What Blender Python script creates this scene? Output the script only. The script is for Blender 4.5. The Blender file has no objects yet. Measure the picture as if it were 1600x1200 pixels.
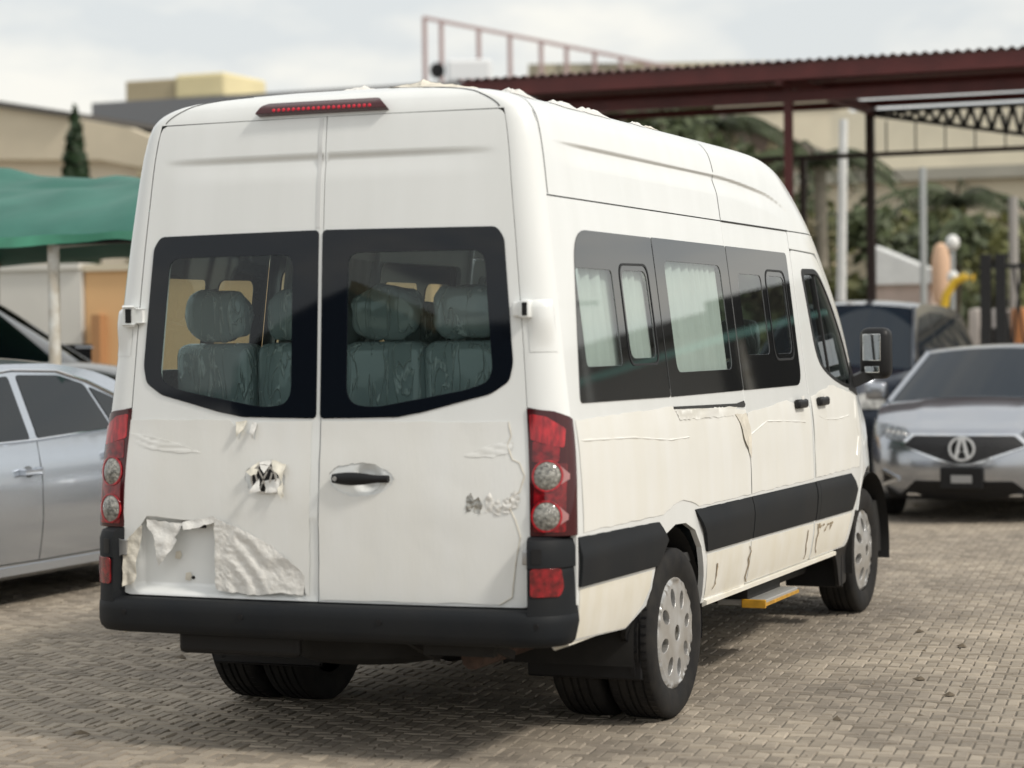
import bpy, bmesh, math, random
import numpy as np
from mathutils import Vector, Matrix, noise
from mathutils.geometry import delaunay_2d_cdt
random.seed(7)
R = math.radians
scene = bpy.context.scene
COL = scene.collection

# ------------------------------------------------------------------ camera, world, sun
CAM = Vector((3.8163, -7.4629, 1.5471))
yaw, pitch, roll = 0.3846, 0.0199, -0.0128
fwd = Vector((-math.sin(yaw)*math.cos(pitch), math.cos(yaw)*math.cos(pitch), -math.sin(pitch)))
rgt = Vector((math.cos(yaw), math.sin(yaw), 0)); upv = rgt.cross(fwd)
r2 = rgt*math.cos(roll)+upv*math.sin(roll); u2 = -rgt*math.sin(roll)+upv*math.cos(roll)
cd = bpy.data.cameras.new('camera'); cam = bpy.data.objects.new('camera', cd); COL.objects.link(cam)
cam.matrix_world = Matrix(((r2.x, u2.x, -fwd.x, CAM.x), (r2.y, u2.y, -fwd.y, CAM.y), (r2.z, u2.z, -fwd.z, CAM.z), (0, 0, 0, 1)))
cd.sensor_width = 36; cd.lens = 3524.2/1600*36; cd.clip_end = 3000; cd.clip_start = .1
cd.dof.use_dof = True; cd.dof.focus_distance = 10.0; cd.dof.aperture_fstop = 2.0
scene.camera = cam

SUN_EL, SUN_AZ = 44.0, -13.0          # azimuth measured from +X towards +Y
wd_ = bpy.data.worlds.new('World'); scene.world = wd_; wd_.use_nodes = True
wn = wd_.node_tree.nodes; wl = wd_.node_tree.links
bg = wn['Background']
sky = wn.new('ShaderNodeTexSky'); sky.sky_type = 'NISHITA'; sky.sun_disc = False
sky.sun_elevation = R(SUN_EL); sky.sun_rotation = R(90-SUN_AZ); sky.dust_density = 4.0; sky.air_density = 1.3
tc = wn.new('ShaderNodeTexCoord')
mp = wn.new('ShaderNodeMapping'); mp.inputs['Scale'].default_value = (1, 1, 2.6)
nz = wn.new('ShaderNodeTexNoise'); nz.inputs['Scale'].default_value = 9.0; nz.inputs['Detail'].default_value = 5; nz.inputs['Roughness'].default_value = .55
cr = wn.new('ShaderNodeValToRGB'); cr.color_ramp.elements[0].position = .40; cr.color_ramp.elements[1].position = .66
mix = wn.new('ShaderNodeMix'); mix.data_type = 'RGBA'
ccr = wn.new('ShaderNodeValToRGB')
ccr.color_ramp.elements[0].color = (5.75, 5.95, 6.0, 1); ccr.color_ramp.elements[1].color = (7.6, 7.4, 6.85, 1)
ccr.color_ramp.elements[0].position = .42; ccr.color_ramp.elements[1].position = .66
mul = wn.new('ShaderNodeMix'); mul.data_type = 'RGBA'; mul.inputs['Factor'].default_value = .86
wl.new(tc.outputs['Generated'], mp.inputs['Vector']); wl.new(mp.outputs['Vector'], nz.inputs['Vector'])
wl.new(nz.outputs['Fac'], ccr.inputs['Fac'])
wl.new(sky.outputs['Color'], mul.inputs['A']); wl.new(ccr.outputs['Color'], mul.inputs['B'])
wl.new(mul.outputs['Result'], bg.inputs['Color'])
bg.inputs['Strength'].default_value = .100
sd = bpy.data.lights.new('sun', 'SUN'); sun = bpy.data.objects.new('sun', sd); COL.objects.link(sun)
sd.energy = 1.6; sd.angle = R(7); sd.color = (1.0, .945, .85)
sdir = Vector((math.cos(R(SUN_EL))*math.cos(R(SUN_AZ)), math.cos(R(SUN_EL))*math.sin(R(SUN_AZ)), math.sin(R(SUN_EL))))
sun.rotation_euler = sdir.to_track_quat('Z', 'Y').to_euler()
scene.view_settings.view_transform = 'Standard'; scene.view_settings.look = 'None'
scene.view_settings.exposure = 0.49; scene.view_settings.gamma = 1
scene.view_settings.use_curve_mapping = False
scene.render.engine = 'CYCLES'
scene.cycles.max_bounces = 10; scene.cycles.transparent_max_bounces = 24

# ------------------------------------------------------------------ materials
MATS = {}
def mat(name, col, rough=.5, metal=0, coat=0, spec=.5, ior=1.5, var=0, vscale=6, bump=0, bscale=60, emit=None, estr=0, var_col=None, stretch=(1, 1, 1), detail=5, alpha=1, trans=0, sheen=0):
    if name in MATS: return MATS[name]
    m = bpy.data.materials.new(name); m.use_nodes = True
    n = m.node_tree.nodes; l = m.node_tree.links; b = n['Principled BSDF']
    b.inputs['Base Color'].default_value = (*col, 1); b.inputs['Roughness'].default_value = rough
    b.inputs['Metallic'].default_value = metal; b.inputs['IOR'].default_value = ior
    b.inputs['Coat Weight'].default_value = coat; b.inputs['Coat Roughness'].default_value = .06
    b.inputs['Specular IOR Level'].default_value = spec; b.inputs['Transmission Weight'].default_value = trans
    if emit: b.inputs['Emission Color'].default_value = (*emit, 1); b.inputs['Emission Strength'].default_value = estr
    if var or bump:
        t = n.new('ShaderNodeTexCoord'); mpn = n.new('ShaderNodeMapping'); mpn.inputs['Scale'].default_value = stretch
        l.new(t.outputs['Object'], mpn.inputs['Vector'])
    if var:
        x = n.new('ShaderNodeTexNoise'); x.inputs['Scale'].default_value = vscale; x.inputs['Detail'].default_value = detail
        l.new(mpn.outputs['Vector'], x.inputs['Vector'])
        rp = n.new('ShaderNodeValToRGB'); rp.color_ramp.elements[0].position = .35; rp.color_ramp.elements[1].position = .7
        vc = var_col or tuple(c*(1-var) for c in col)
        rp.color_ramp.elements[0].color = (*vc, 1); rp.color_ramp.elements[1].color = (*col, 1)
        l.new(x.outputs['Fac'], rp.inputs['Fac']); l.new(rp.outputs['Color'], b.inputs['Base Color'])
    if bump:
        x2 = n.new('ShaderNodeTexNoise'); x2.inputs['Scale'].default_value = bscale; x2.inputs['Detail'].default_value = 6
        l.new(mpn.outputs['Vector'], x2.inputs['Vector'])
        bp = n.new('ShaderNodeBump'); bp.inputs['Strength'].default_value = bump; bp.inputs['Distance'].default_value = .01
        l.new(x2.outputs['Fac'], bp.inputs['Height']); l.new(bp.outputs['Normal'], b.inputs['Normal'])
    MATS[name] = m
    return m
def glass(name, tint, ior=1.6, rough=.0, boost=0.0):
    if name in MATS: return MATS[name]
    m = bpy.data.materials.new(name); m.use_nodes = True
    n = m.node_tree.nodes; l = m.node_tree.links
    for x in list(n):
        if x.type == 'BSDF_PRINCIPLED': n.remove(x)
    tr = n.new('ShaderNodeBsdfTransparent'); tr.inputs['Color'].default_value = (*tint, 1)
    gl = n.new('ShaderNodeBsdfGlossy'); gl.inputs['Roughness'].default_value = rough; gl.inputs['Color'].default_value = (.95, .97, 1, 1)
    fr = n.new('ShaderNodeFresnel'); ge = n.new('ShaderNodeNewGeometry'); mi = n.new('ShaderNodeMix'); mi.data_type = 'FLOAT'
    mi.inputs['A'].default_value = ior; mi.inputs['B'].default_value = 1/ior; l.new(ge.outputs['Backfacing'], mi.inputs['Factor']); l.new(mi.outputs['Result'], fr.inputs['IOR'])
    mx = n.new('ShaderNodeMixShader'); out = n['Material Output']
    l.new(fr.outputs['Fac'], mx.inputs['Fac']); l.new(tr.outputs[0], mx.inputs[1]); l.new(gl.outputs[0], mx.inputs[2]); l.new(mx.outputs[0], out.inputs['Surface'])
    MATS[name] = m
    return m
PAINT = mat('white_paint', (.82, .835, .83), .22, coat=.5, var=.08, vscale=2.4, stretch=(3, 3, .5), var_col=(.785, .80, .79))
FILM = mat('protective_film', (.805, .81, .795), .40, var=.10, vscale=2.2, stretch=(3, 3, .7), bump=.06, bscale=26, var_col=(.775, .772, .74))
FILMC = mat('crumpled_film', (.77, .755, .72), .38, var=.10, vscale=14, bump=.55, bscale=34)
FILMO = mat('aged_film', (.77, .72, .62), .42, var=.2, vscale=18, bump=.5, bscale=40)
PLAST = mat('grey_bumper_plastic', (.0055, .0075, .0105), .6, spec=.28, var=.25, vscale=3.5, bump=.06, bscale=420, var_col=(.012, .0128, .014))
BLACK = mat('black_plastic', (.007, .007, .008), .45, spec=.35)
RUBBER = mat('tyre_rubber', (.008, .008, .009), .8, spec=.3, var=.4, vscale=12, bump=.15, bscale=160, var_col=(.022, .020, .018))
UNDER = mat('underbody', (.018, .017, .016), .8, var=.4, vscale=12)
GAP = mat('panel_gap', (.03, .03, .03), .8)
SILVER = mat('hubcap_silver', (.66, .67, .68), .32, metal=.6, var=.35, vscale=9, var_col=(.47, .45, .42))
CHROME = mat('chrome', (.75, .76, .78), .12, metal=1)
STEEL = mat('brushed_steel', (.5, .5, .5), .35, metal=.8)
FRIT = mat('black_glass_border', (.004, .006, .010), .03, ior=1.45)
GLASS_R = glass('rear_window_glass', (.70, .80, .79), 1.5)
GLASS_S = glass('side_window_glass', (.66, .73, .71), 2.1)
FRIT_S = mat('side_black_glass', (.004, .005, .006), .03, ior=2.3)
CLEARG = glass('clear_glass', (.75, .8, .8), 1.5)
REDL = mat('red_lens', (.30, .006, .012), .10, coat=.6, var=.75, vscale=38, var_col=(.10, .002, .004), detail=2)
REDD = mat('dark_red_lens', (.05, .002, .004), .08, coat=.3)
REDB = mat('bright_red_lens', (.62, .02, .03), .12, coat=.6, var=.6, vscale=60, stretch=(1, 1, .25), var_col=(.2, .005, .01))
LENSC = mat('clear_lamp_lens', (.42, .41, .37), .12, coat=.8, var=.75, vscale=75, bump=.8, bscale=110, var_col=(.10, .10, .09))
YELLOW = mat('yellow_edge', (.62, .33, .03), .45, var=.4, vscale=20)

# ------------------------------------------------------------------ mesh helpers
def link(o, parent=None):
    COL.objects.link(o)
    if parent is not None: o.parent = parent
    return o
def mk(name, V, F, m, parent=None, N=None, smooth=False):
    me = bpy.data.meshes.new(name); me.from_pydata([tuple(v) for v in V], [], [tuple(f) for f in F]); 
    if smooth or N is not None: me.polygons.foreach_set('use_smooth', [True]*len(me.polygons))
    if N is not None: me.normals_split_custom_set_from_vertices([tuple(x) for x in N])
    me.materials.append(m); me.update()
    return link(bpy.data.objects.new(name, me), parent)
def empty(name, loc=(0, 0, 0), rz=0, label=None, cat=None, group=None):
    o = bpy.data.objects.new(name, None); COL.objects.link(o); o.location = loc; o.rotation_euler = (0, 0, rz); o.empty_display_size = .1
    return tag(o, label, cat, group)
def tag(o, label=None, cat=None, group=None, kind=None):
    if label: o['label'] = label
    if cat: o['category'] = cat
    if group: o['group'] = group
    if kind: o['kind'] = kind
    return o
class MB:
    def __init__(s): s.V = []; s.F = []
    def add(s, V, F):
        b = len(s.V); s.V += [tuple(v) for v in V]; s.F += [tuple(i+b for i in f) for f in F]; return s
    def box(s, a, b, bev=0):
        (x0, y0, z0), (x1, y1, z1) = a, b
        if bev <= 0:
            return s.add([(x0, y0, z0), (x1, y0, z0), (x1, y1, z0), (x0, y1, z0), (x0, y0, z1), (x1, y0, z1), (x1, y1, z1), (x0, y1, z1)],
                         [(3, 2, 1, 0), (4, 5, 6, 7), (0, 1, 5, 4), (1, 2, 6, 5), (2, 3, 7, 6), (3, 0, 4, 7)])
        bm = bmesh.new(); bmesh.ops.create_cube(bm, size=1)
        for v in bm.verts: v.co = Vector(((x0+x1)/2+v.co.x*(x1-x0), (y0+y1)/2+v.co.y*(y1-y0), (z0+z1)/2+v.co.z*(z1-z0)))
        bmesh.ops.bevel(bm, geom=bm.edges[:], offset=bev, segments=3, affect='EDGES', profile=.5)
        bm.verts.index_update(); s.add([v.co for v in bm.verts], [[v.index for v in f.verts] for f in bm.faces]); bm.free(); return s
    def tube(s, pts, r, n=8, cap=True):
        pts = [Vector(p) for p in pts]; k = len(pts); rr = r if isinstance(r, (list, tuple)) else [r]*k
        V = []; F = []
        ref = Vector((0, 0, 1)) if abs((pts[-1]-pts[0]).normalized().z) < .9 else Vector((1, 0, 0))
        for i, p in enumerate(pts):
            t = (pts[min(i+1, k-1)]-pts[max(i-1, 0)]).normalized(); a = t.cross(ref).normalized(); b = a.cross(t)
            for j in range(n):
                an = 2*math.pi*j/n; V.append(p+a*math.cos(an)*rr[i]+b*math.sin(an)*rr[i])
        for i in range(k-1):
            for j in range(n):
                F.append((i*n+j, i*n+(j+1) % n, (i+1)*n+(j+1) % n, (i+1)*n+j))
        if cap: F.append(tuple(range(n))[::-1]); F.append(tuple(range((k-1)*n, k*n)))
        return s.add(V, F)
    def bar(s, a, b, w, h=None):
        a = Vector(a); b = Vector(b); h = h or w; t = (b-a).normalized()
        ref = Vector((0, 0, 1)) if abs(t.z) < .95 else Vector((0, 1, 0))
        x = t.cross(ref).normalized()*w/2; y = x.cross(t).normalized()*h/2
        V = [a-x-y, a+x-y, a+x+y, a-x+y, b-x-y, b+x-y, b+x+y, b-x+y]
        return s.add(V, [(3, 2, 1, 0), (4, 5, 6, 7), (0, 1, 5, 4), (1, 2, 6, 5), (2, 3, 7, 6), (3, 0, 4, 7)])
    def lathe(s, prof, axis='x', n=40, c=(0, 0, 0), sgn=1, close=False):
        V = []; F = []; k = len(prof)
        for i in range(n):
            an = 2*math.pi*i/n
            for (h, r) in prof:
                if axis == 'x': V.append((c[0]+sgn*h, c[1]+r*math.cos(an), c[2]+r*math.sin(an)))
                elif axis == 'z': V.append((c[0]+r*math.cos(an), c[1]+r*math.sin(an), c[2]+h))
                else: V.append((c[0]+r*math.cos(an), c[1]+sgn*h, c[2]+r*math.sin(an)))
        for i in range(n):
            for j in range(k-1):
                F.append((i*k+j, ((i+1) % n)*k+j, ((i+1) % n)*k+j+1, i*k+j+1))
        return s.add(V, F)
    def prism(s, poly, fn0, fn1):
        n = len(poly); V = [fn0(*p) for p in poly]+[fn1(*p) for p in poly]
        return s.add(V, [tuple(range(n))[::-1], tuple(range(n, 2*n))]+[(i, (i+1) % n, n+(i+1) % n, n+i) for i in range(n)])
    def build(s, name, m, parent=None, smooth=False):
        o = mk(name, s.V, s.F, m, parent)
        bm = bmesh.new(); bm.from_mesh(o.data); bmesh.ops.recalc_face_normals(bm, faces=bm.faces[:]); bm.to_mesh(o.data); bm.free()
        if smooth:
            o.data.polygons.foreach_set('use_smooth', [True]*len(o.data.polygons))
            o.data.set_sharp_from_angle(angle=R(38))
        return o

def interp(xs, ys):
    xs = np.array(xs, float); ys = np.array(ys, float); h = np.diff(xs); d = np.diff(ys)/h
    m = np.zeros(len(xs)); m[0] = d[0]; m[-1] = d[-1]
    for i in range(1, len(xs)-1):
        m[i] = 0 if d[i-1]*d[i] <= 0 else 2*d[i-1]*d[i]/(d[i-1]+d[i])
    def f(x):
        x = min(max(float(x), xs[0]), xs[-1]); i = min(max(int(np.searchsorted(xs, x))-1, 0), len(h)-1); t = (x-xs[i])/h[i]
        return float((2*t**3-3*t*t+1)*ys[i]+(t**3-2*t*t+t)*h[i]*m[i]+(-2*t**3+3*t*t)*ys[i+1]+(t**3-t*t)*h[i]*m[i+1])
    return f
def inpoly(P, poly):
    P = np.asarray(P, float); x = P[:, 0]; y = P[:, 1]; c = np.zeros(len(P), bool); n = len(poly)
    for i in range(n):
        x0, y0 = poly[i]; x1, y1 = poly[(i+1) % n]
        if y0 == y1: continue
        k = ((y0 > y) != (y1 > y)) & (x < (x1-x0)*(y-y0)/(y1-y0)+x0); c ^= k
    return c
def resample(loop, step):
    out = []; n = len(loop)
    for i in range(n):
        a = loop[i]; b = loop[(i+1) % n]; d = math.hypot(b[0]-a[0], b[1]-a[1]); k = max(1, int(math.ceil(d/step)))
        for j in range(k): out.append((a[0]+(b[0]-a[0])*j/k, a[1]+(b[1]-a[1])*j/k))
    return out
def ores(pts, step):
    out = []
    for a, b in zip(pts[:-1], pts[1:]):
        k = max(1, int(math.ceil(math.dist(a, b)/step))); out += [(a[0]+(b[0]-a[0])*j/k, a[1]+(b[1]-a[1])*j/k) for j in range(k)]
    return out+[pts[-1]]
def rpoly(pts, r, n=6):
    out = []; m = len(pts)
    for i in range(m):
        a, b, c = Vector(pts[i-1][:2]), Vector(pts[i][:2]), Vector(pts[(i+1) % m][:2])
        ri = pts[i][2] if len(pts[i]) > 2 else r
        d1 = min(ri, (a-b).length*.48); d2 = min(ri, (c-b).length*.48)
        if ri <= 0: out.append(tuple(b)); continue
        p0 = b+(a-b).normalized()*d1; p1 = b+(c-b).normalized()*d2
        for j in range(n+1):
            t = j/n; q = p0*(1-t)**2+b*2*t*(1-t)+p1*t*t; out.append((q.x, q.y))
    return out
def ell(cx, cy, rx, ry, n=28): return [(cx+rx*math.cos(2*math.pi*i/n), cy+ry*math.sin(2*math.pi*i/n)) for i in range(n)]
def cdt(outer, holes, step, extra=()):
    loops = [resample(outer, step)]+[resample(h, step) for h in holes]
    V = []; E = []
    for lp in loops:
        b = len(V); V += lp; E += [(b+i, b+(i+1) % len(lp)) for i in range(len(lp))]
    A = np.array(outer); u0, v0 = A.min(0); u1, v1 = A.max(0)
    G = [(u0+step*(i+.5), v0+step*(j+.5)) for i in range(int((u1-u0)/step)+1) for j in range(int((v1-v0)/step)+1)]
    for (a0, b0, a1, b1, st) in extra:
        G = [g for g in G if not (a0 < g[0] < a1 and b0 < g[1] < b1)]
        G += [(a0+st*(i+.5), b0+st*(j+.5)) for i in range(int((a1-a0)/st)+1) for j in range(int((b1-b0)/st)+1)]
    G = np.array(G) if len(G) else np.zeros((0, 2))
    if len(G):
        k = inpoly(G, outer)
        for h in holes: k &= ~inpoly(G, h)
        G = G[k]; B = np.array(V)
        if len(G):
            D = np.full(len(G), 9.)
            for i in range(0, len(B)): D = np.minimum(D, np.hypot(G[:, 0]-B[i, 0], G[:, 1]-B[i, 1]))
            mn = step*.35 if not extra else min(step*.35, min(e[4] for e in extra)*.5)
            V += [tuple(g) for g in G[D > mn]]
    r = delaunay_2d_cdt([Vector(v) for v in V], E, [], 0, 1e-6)
    P = [tuple(v) for v in r[0]]; T = [tuple(f) for f in r[2]]
    C = np.array([[(P[f[0]][k]+P[f[1]][k]+P[f[2]][k])/3 for k in (0, 1)] for f in T])
    k = inpoly(C, outer)
    for h in holes: k &= ~inpoly(C, h)
    T = [t for t, q in zip(T, k) if q]
    used = sorted({i for t in T for i in t}); mp_ = {o: i for i, o in enumerate(used)}
    return [P[i] for i in used], [tuple(mp_[i] for i in t) for t in T]
def panel(name, outer, fn, m, parent=None, holes=(), step=.06, thick=.02, ref=(0, 0, 1), extra=(), h=2e-3):
    P, T = cdt(outer, list(holes), step, extra)
    ref = Vector(ref); V = []; N = []
    for (u, v) in P:
        p = Vector(fn(u, v)); a = Vector(fn(u+h, v))-Vector(fn(u-h, v)); b = Vector(fn(u, v+h))-Vector(fn(u, v-h))
        n = a.cross(b); n = n.normalized() if n.length > 1e-12 else ref.copy()
        if n.dot(ref) < 0: n = -n
        V.append(p); N.append(n)
    F = []
    for t in T:
        fnm = (V[t[1]]-V[t[0]]).cross(V[t[2]]-V[t[0]])
        F.append(t if fnm.dot(N[t[0]]) > 0 else (t[0], t[2], t[1]))
    if thick > 0:
        cnt = {}
        for f in F:
            for i in range(3):
                e = (f[i], f[(i+1) % 3]); cnt[tuple(sorted(e))] = None if tuple(sorted(e)) in cnt else e
        for e in [x for x in cnt.values() if x]:
            a, b = e; va, vb = V[a], V[b]; b0 = len(V)
            out = (vb-va).cross(N[a]); out = out.normalized() if out.length > 1e-9 else N[a]
            rim = min(thick*.3, .0025)
            V += [va, vb, vb-N[b]*rim+out*rim*.6, va-N[a]*rim+out*rim*.6, vb-N[b]*thick, va-N[a]*thick]
            N += [(N[a]+out*.5).normalized(), (N[b]+out*.5).normalized(), out, out, out, out]
            F += [(b0+1, b0, b0+3, b0+2), (b0+2, b0+3, b0+5, b0+4)]
    return mk(name, V, F, m, parent, N)
def grid(name, fn, nu, nv, m, parent=None, ref=None, h=1e-3, us=None, vs=None, smooth=True, centre=None):
    us = us or [i/nu for i in range(nu+1)]; vs = vs or [j/nv for j in range(nv+1)]
    V = [Vector(fn(u, v)) for v in vs for u in us]; k = len(us)
    F = [(j*k+i, j*k+i+1, (j+1)*k+i+1, (j+1)*k+i) for j in range(len(vs)-1) for i in range(k-1)]
    if ref is not None:
        f = F[len(F)//2]; n = (V[f[1]]-V[f[0]]).cross(V[f[3]]-V[f[0]])
        if n.dot(Vector(ref)) < 0: F = [x[::-1] for x in F]
    return mk(name, V, F, m, parent, None, smooth)
def strip(name, pts, nrm, w, m, parent=None, lift=.001):
    """thin dark band following a panel seam; pts on the surface, nrm the outward direction"""
    V = []; F = []; nrm = Vector(nrm)
    for i, p in enumerate(pts):
        p = Vector(p); t = (Vector(pts[min(i+1, len(pts)-1)])-Vector(pts[max(i-1, 0)])).normalized(); a = t.cross(nrm).normalized()*w/2
        q = p+nrm*lift; V += [q-a, q+a]
    for i in range(len(pts)-1): F.append((2*i, 2*i+1, 2*i+3, 2*i+2))
    return mk(name, V, F, m, parent)
def smooth01(t): t = min(max(t, 0), 1); return t*t*(3-2*t)
# ------------------------------------------------------------------ minibus surface functions (rear face near y = 0, front towards +y)
W = interp([.38, .47, .62, .83, 1.0, 1.15, 1.30, 1.95, 2.07, 2.25, 2.36, 2.42, 2.46, 2.485, 2.50], [.940, .965, .985, .988, .985, .975, .955, .875, .858, .832, .806, .765, .68, .50, .22])
YF = interp([.3, .5, .8, .95, 1.05, 1.15, 1.27, 1.6, 1.95, 2.07, 2.25, 2.36, 2.43, 2.47, 2.50], [5.85, 5.92, 5.93, 5.88, 5.78, 5.62, 5.42, 5.2, 4.88, 4.76, 4.49, 4.29, 4.12, 3.95, 3.5])
AF = interp([.3, .9, 1.1, 1.3, 1.95, 2.5], [1.75, 1.75, 1.5, 1.15, 1.0, 1.0])
YRZ = interp([.38, .55, .9, 1.25, 1.39, 1.95, 2.38, 2.44, 2.475, 2.50], [0, 0, .007, .040, .050, .085, .13, .15, .185, .27])
WD = interp([.38, .57, 1.0, 1.29, 1.64, 2.05, 2.385, 2.46, 2.485, 2.50], [.85, .847, .84, .822, .796, .758, .715, .60, .43, .18])
ZC = interp([0, 2.4, 3.17, 3.75, 4.3], [2.288, 2.283, 2.25, 2.13, 1.85])
NP = 2.5
def crz(d):
    if d < 0: return 0
    return smooth01(d/.014)*(1-smooth01((d-.014)/.085))
def VX(y, z):
    a = AF(z); t = min(max((y-YF(z)+a)/a, 0), .99999)
    c = .012*smooth01((y-.3)/.5)*(1-smooth01((y-2.9)/.8))*crz(ZC(y)-z) if z > 1.8 else 0
    return W(z)*(1-t**NP)**(1/NP)-c
def VY(x, z):
    a = AF(z); q = min(abs(x)/W(z), .99999); return YF(z)-a+a*(1-q**NP)**(1/NP)
def YR(x, z): return YRZ(z)+.045*x*x
def rect01(u, v, u0, v0, u1, v1, e):
    return smooth01((u-u0)/e)*smooth01((u1-u)/e)*smooth01((v-v0)/e)*smooth01((v1-v)/e)
def YD(x, z):
    y = YR(x, z)+.0065*max(0, 1-(abs(x)/.70)**4)*crz(2.248-z)
    y += .004*smooth01((.895-z)/.03)*(1-smooth01((abs(x)-.70)/.1))*smooth01((z-.57)/.05)
    if x < 0: y += .034*rect01(x, z, -.80, .592, -.05, .885, .028)
    else:
        d = math.hypot(x-.208, z-1.041); y += .022*(1-smooth01((d-.028)/.034))
    return y
def fside(s, off=0): return lambda y, z: (s*(VX(y, z)+off), y, z)
def frear(off=0, f=YD): return lambda x, z: (x, f(x, z)-off, z)
def ffront(off=0): return lambda x, z: (x, VY(x, z)+off, z)
def yc(z): return YR(WD(z), z)+.085
def fpil(s, off=0):
    def f(u, z):
        w, d = W(z)+off, WD(z)+.0025; e = YR(WD(z), z)-off; a = u*math.pi/2
        return (s*(d+(w-d)*math.sin(a)), e+(yc(z)-e)*(1-math.cos(a)), z)
    return f

bus = empty('minibus', (0, 0, 0), 0, 'tall white minibus with torn protective film, seen from behind on the paving', 'minibus')
# --- rear doors
def dooredge(z): return WD(z)-.001
def zlist(a, b, n): return [a+(b-a)*i/n for i in range(n+1)]
GO = [(.008, 1.261), (.32, 1.266), (.42, 1.284), (.685, 1.35), (.755, 1.395), (.769, 1.46), (.752, 1.66), (.73, 1.915), (.70, 1.957), (.008, 1.963)]
GC = rpoly([(.116, 1.875, .05), (.655, 1.873, .05), (.694, 1.40, .06), (.60, 1.366, .05), (.225, 1.300, .06), (.115, 1.318, .07)], .05)
for s in (1, -1):
    edge = [(dooredge(z), z) for z in zlist(.60, 2.33, 22)]
    outer = [(.012, .583), (dooredge(.583)-.03, .583), (dooredge(.59)-.008, .588)]+edge+[(dooredge(2.36)-.001, 2.362), (dooredge(2.38)-.006, 2.378), (dooredge(2.385)-.022, 2.386), (.012, 2.3885)]
    if s < 0: outer = [(-x if x > .05 else .007, z) for x, z in outer]
    hole = [(s*x, z) for x, z in rpoly([(.10, 1.89), (.67, 1.888), (.71, 1.385), (.23, 1.285), (.10, 1.30)], .06)]
    ex = [(-.84, .57, .0, .92, .018), (-.85, 2.13, .05, 2.27, .02)] if s < 0 else [(.10, .95, .32, 1.13, .012), (0, 2.13, .84, 2.27, .02)]
    door = panel('rear_door', outer, frear(), PAINT, bus, [hole], .045, .03, (0, -1, 0), ex)
    tag(door, 'left rear door with torn film and bare number plate recess' if s < 0 else 'right rear door with black handle under dull film')
    go = [(s*x, z) for x, z in GO]; gc = [(s*x, z) for x, z in GC]
    panel('window_border', rpoly(go, .02), frear(.0035, YR), FRIT, door, [gc], .05, .004, (0, -1, 0))
    panel('window_pane', [(s*x, z) for x, z in GC], frear(.0015, YR), GLASS_R, door, [], .06, 0, (0, -1, 0))
    # white bright lip around the glass
    # hinges
    hs = STEEL if 0 else PAINT
    for zh in (1.655, .765):
        xe = WD(zh); ye = YR(xe, zh)
        h = MB(); h.box((s*(xe-.024), ye-.026, zh-.026), (s*(xe+.004), ye+.004, zh+.026), .004)
        h.box((s*(xe+.002), ye-.030, zh-.030), (s*(xe+.016), ye-.004, zh+.030), .004)
        h.build('hinge', PAINT if zh > 1 else STEEL, door, True)
# centre seam cover strip on the left door
panel('centre_seal', [(-.020, 1.972), (-.004, 1.972), (-.004, 2.384), (-.020, 2.384)], frear(.002), mat('seal_grey', (.68, .69, .69), .5), bus, [], .05, .002, (0, -1, 0))
doors = [o for o in bus.children if o.name.startswith('rear_door')]
doorR, doorL = doors[0], doors[1]
mk('door_shadow_liner', [(-.72, .075, .57), (.72, .075, .57), (.72, .10, 1.22), (-.72, .10, 1.22)], [(0, 1, 2, 3)], UNDER, bus)
# handle
h = MB(); h.V = []
hb = []
for i in range(13):
    t = i/12; x = .075+t*.226; r = .014+.010*math.sin(math.pi*min(1, t*1.15+.08)); hb.append(((x, YR(x, 1.04)-.016-.014*math.sin(math.pi*t), 1.041), r))
V = []; F = []
for (p, r) in hb:
    for j in range(10):
        a = 2*math.pi*j/10; V.append((p[0], p[1]+.012*math.sin(a), p[2]+r*math.cos(a)))
for i in range(12):
    for j in range(10): F.append((i*10+j, i*10+(j+1) % 10, (i+1)*10+(j+1) % 10, (i+1)*10+j))
F += [tuple(range(10)), tuple(range(120, 130))]
MB().add(V, F).build('door_handle', BLACK, doorR, True)
MB().lathe([(0, .0), (.004, .0), (.004, .008), (0, .009)], 'y', 14, (.092, YR(.09, 1.04)-.034, 1.041), -1).build('key_lock', STEEL, doorR, True)
for xb, zb in ((.30, .602),):
    pass
# number plate lamp, fixing holes in the recess
MB().box((-.60, YD(-.56, .85)-.012, .842), (-.49, YD(-.56, .85)+.01, .862), .004).build('plate_lamp', BLACK, doorL)
for (x, z) in ((-.61, .735), (-.565, .655)):
    panel('film_scrap', [(x-.018, z-.012), (x+.004, z-.014), (x+.012, z+.004), (x+.006, z+.018), (x-.014, z+.014)], frear(.006), FILMO, doorL, [], .012, .002, (0, -1, 0))
MB().lathe([(0, 0), (.004, 0), (.004, .006), (0, .007)], 'y', 10, (-.548, YD(-.55, .652)-.001, .652), -1).build('fixing_hole', BLACK, doorL)
# emblem half hidden by torn film
yE = YR(-.21, 1.04)
MB().lathe([(0, 0), (.007, 0), (.009, .05), (.005, .056), (0, .058)], 'y', 30, (-.215, yE-.002, 1.036), -1).build('emblem', BLACK, doorL, True)
e = MB(); e.lathe([(.0, .047), (.013, .048), (.013, .055), (0, .056)], 'y', 30, (-.215, yE-.002, 1.036), -1)
for (a, b) in (((-.240, 1.078), (-.215, 1.035)), ((-.190, 1.078), (-.215, 1.035)), ((-.250, 1.06), (-.232, .995)), ((-.232, .995), (-.215, 1.03)), ((-.215, 1.03), (-.198, .995)), ((-.198, .995), (-.178, 1.06))):
    e.bar((a[0], yE-.012, a[1]), (b[0], yE-.012, b[1]), .007, .007)
e.build('emblem_trim', CHROME, doorL, True)

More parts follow.
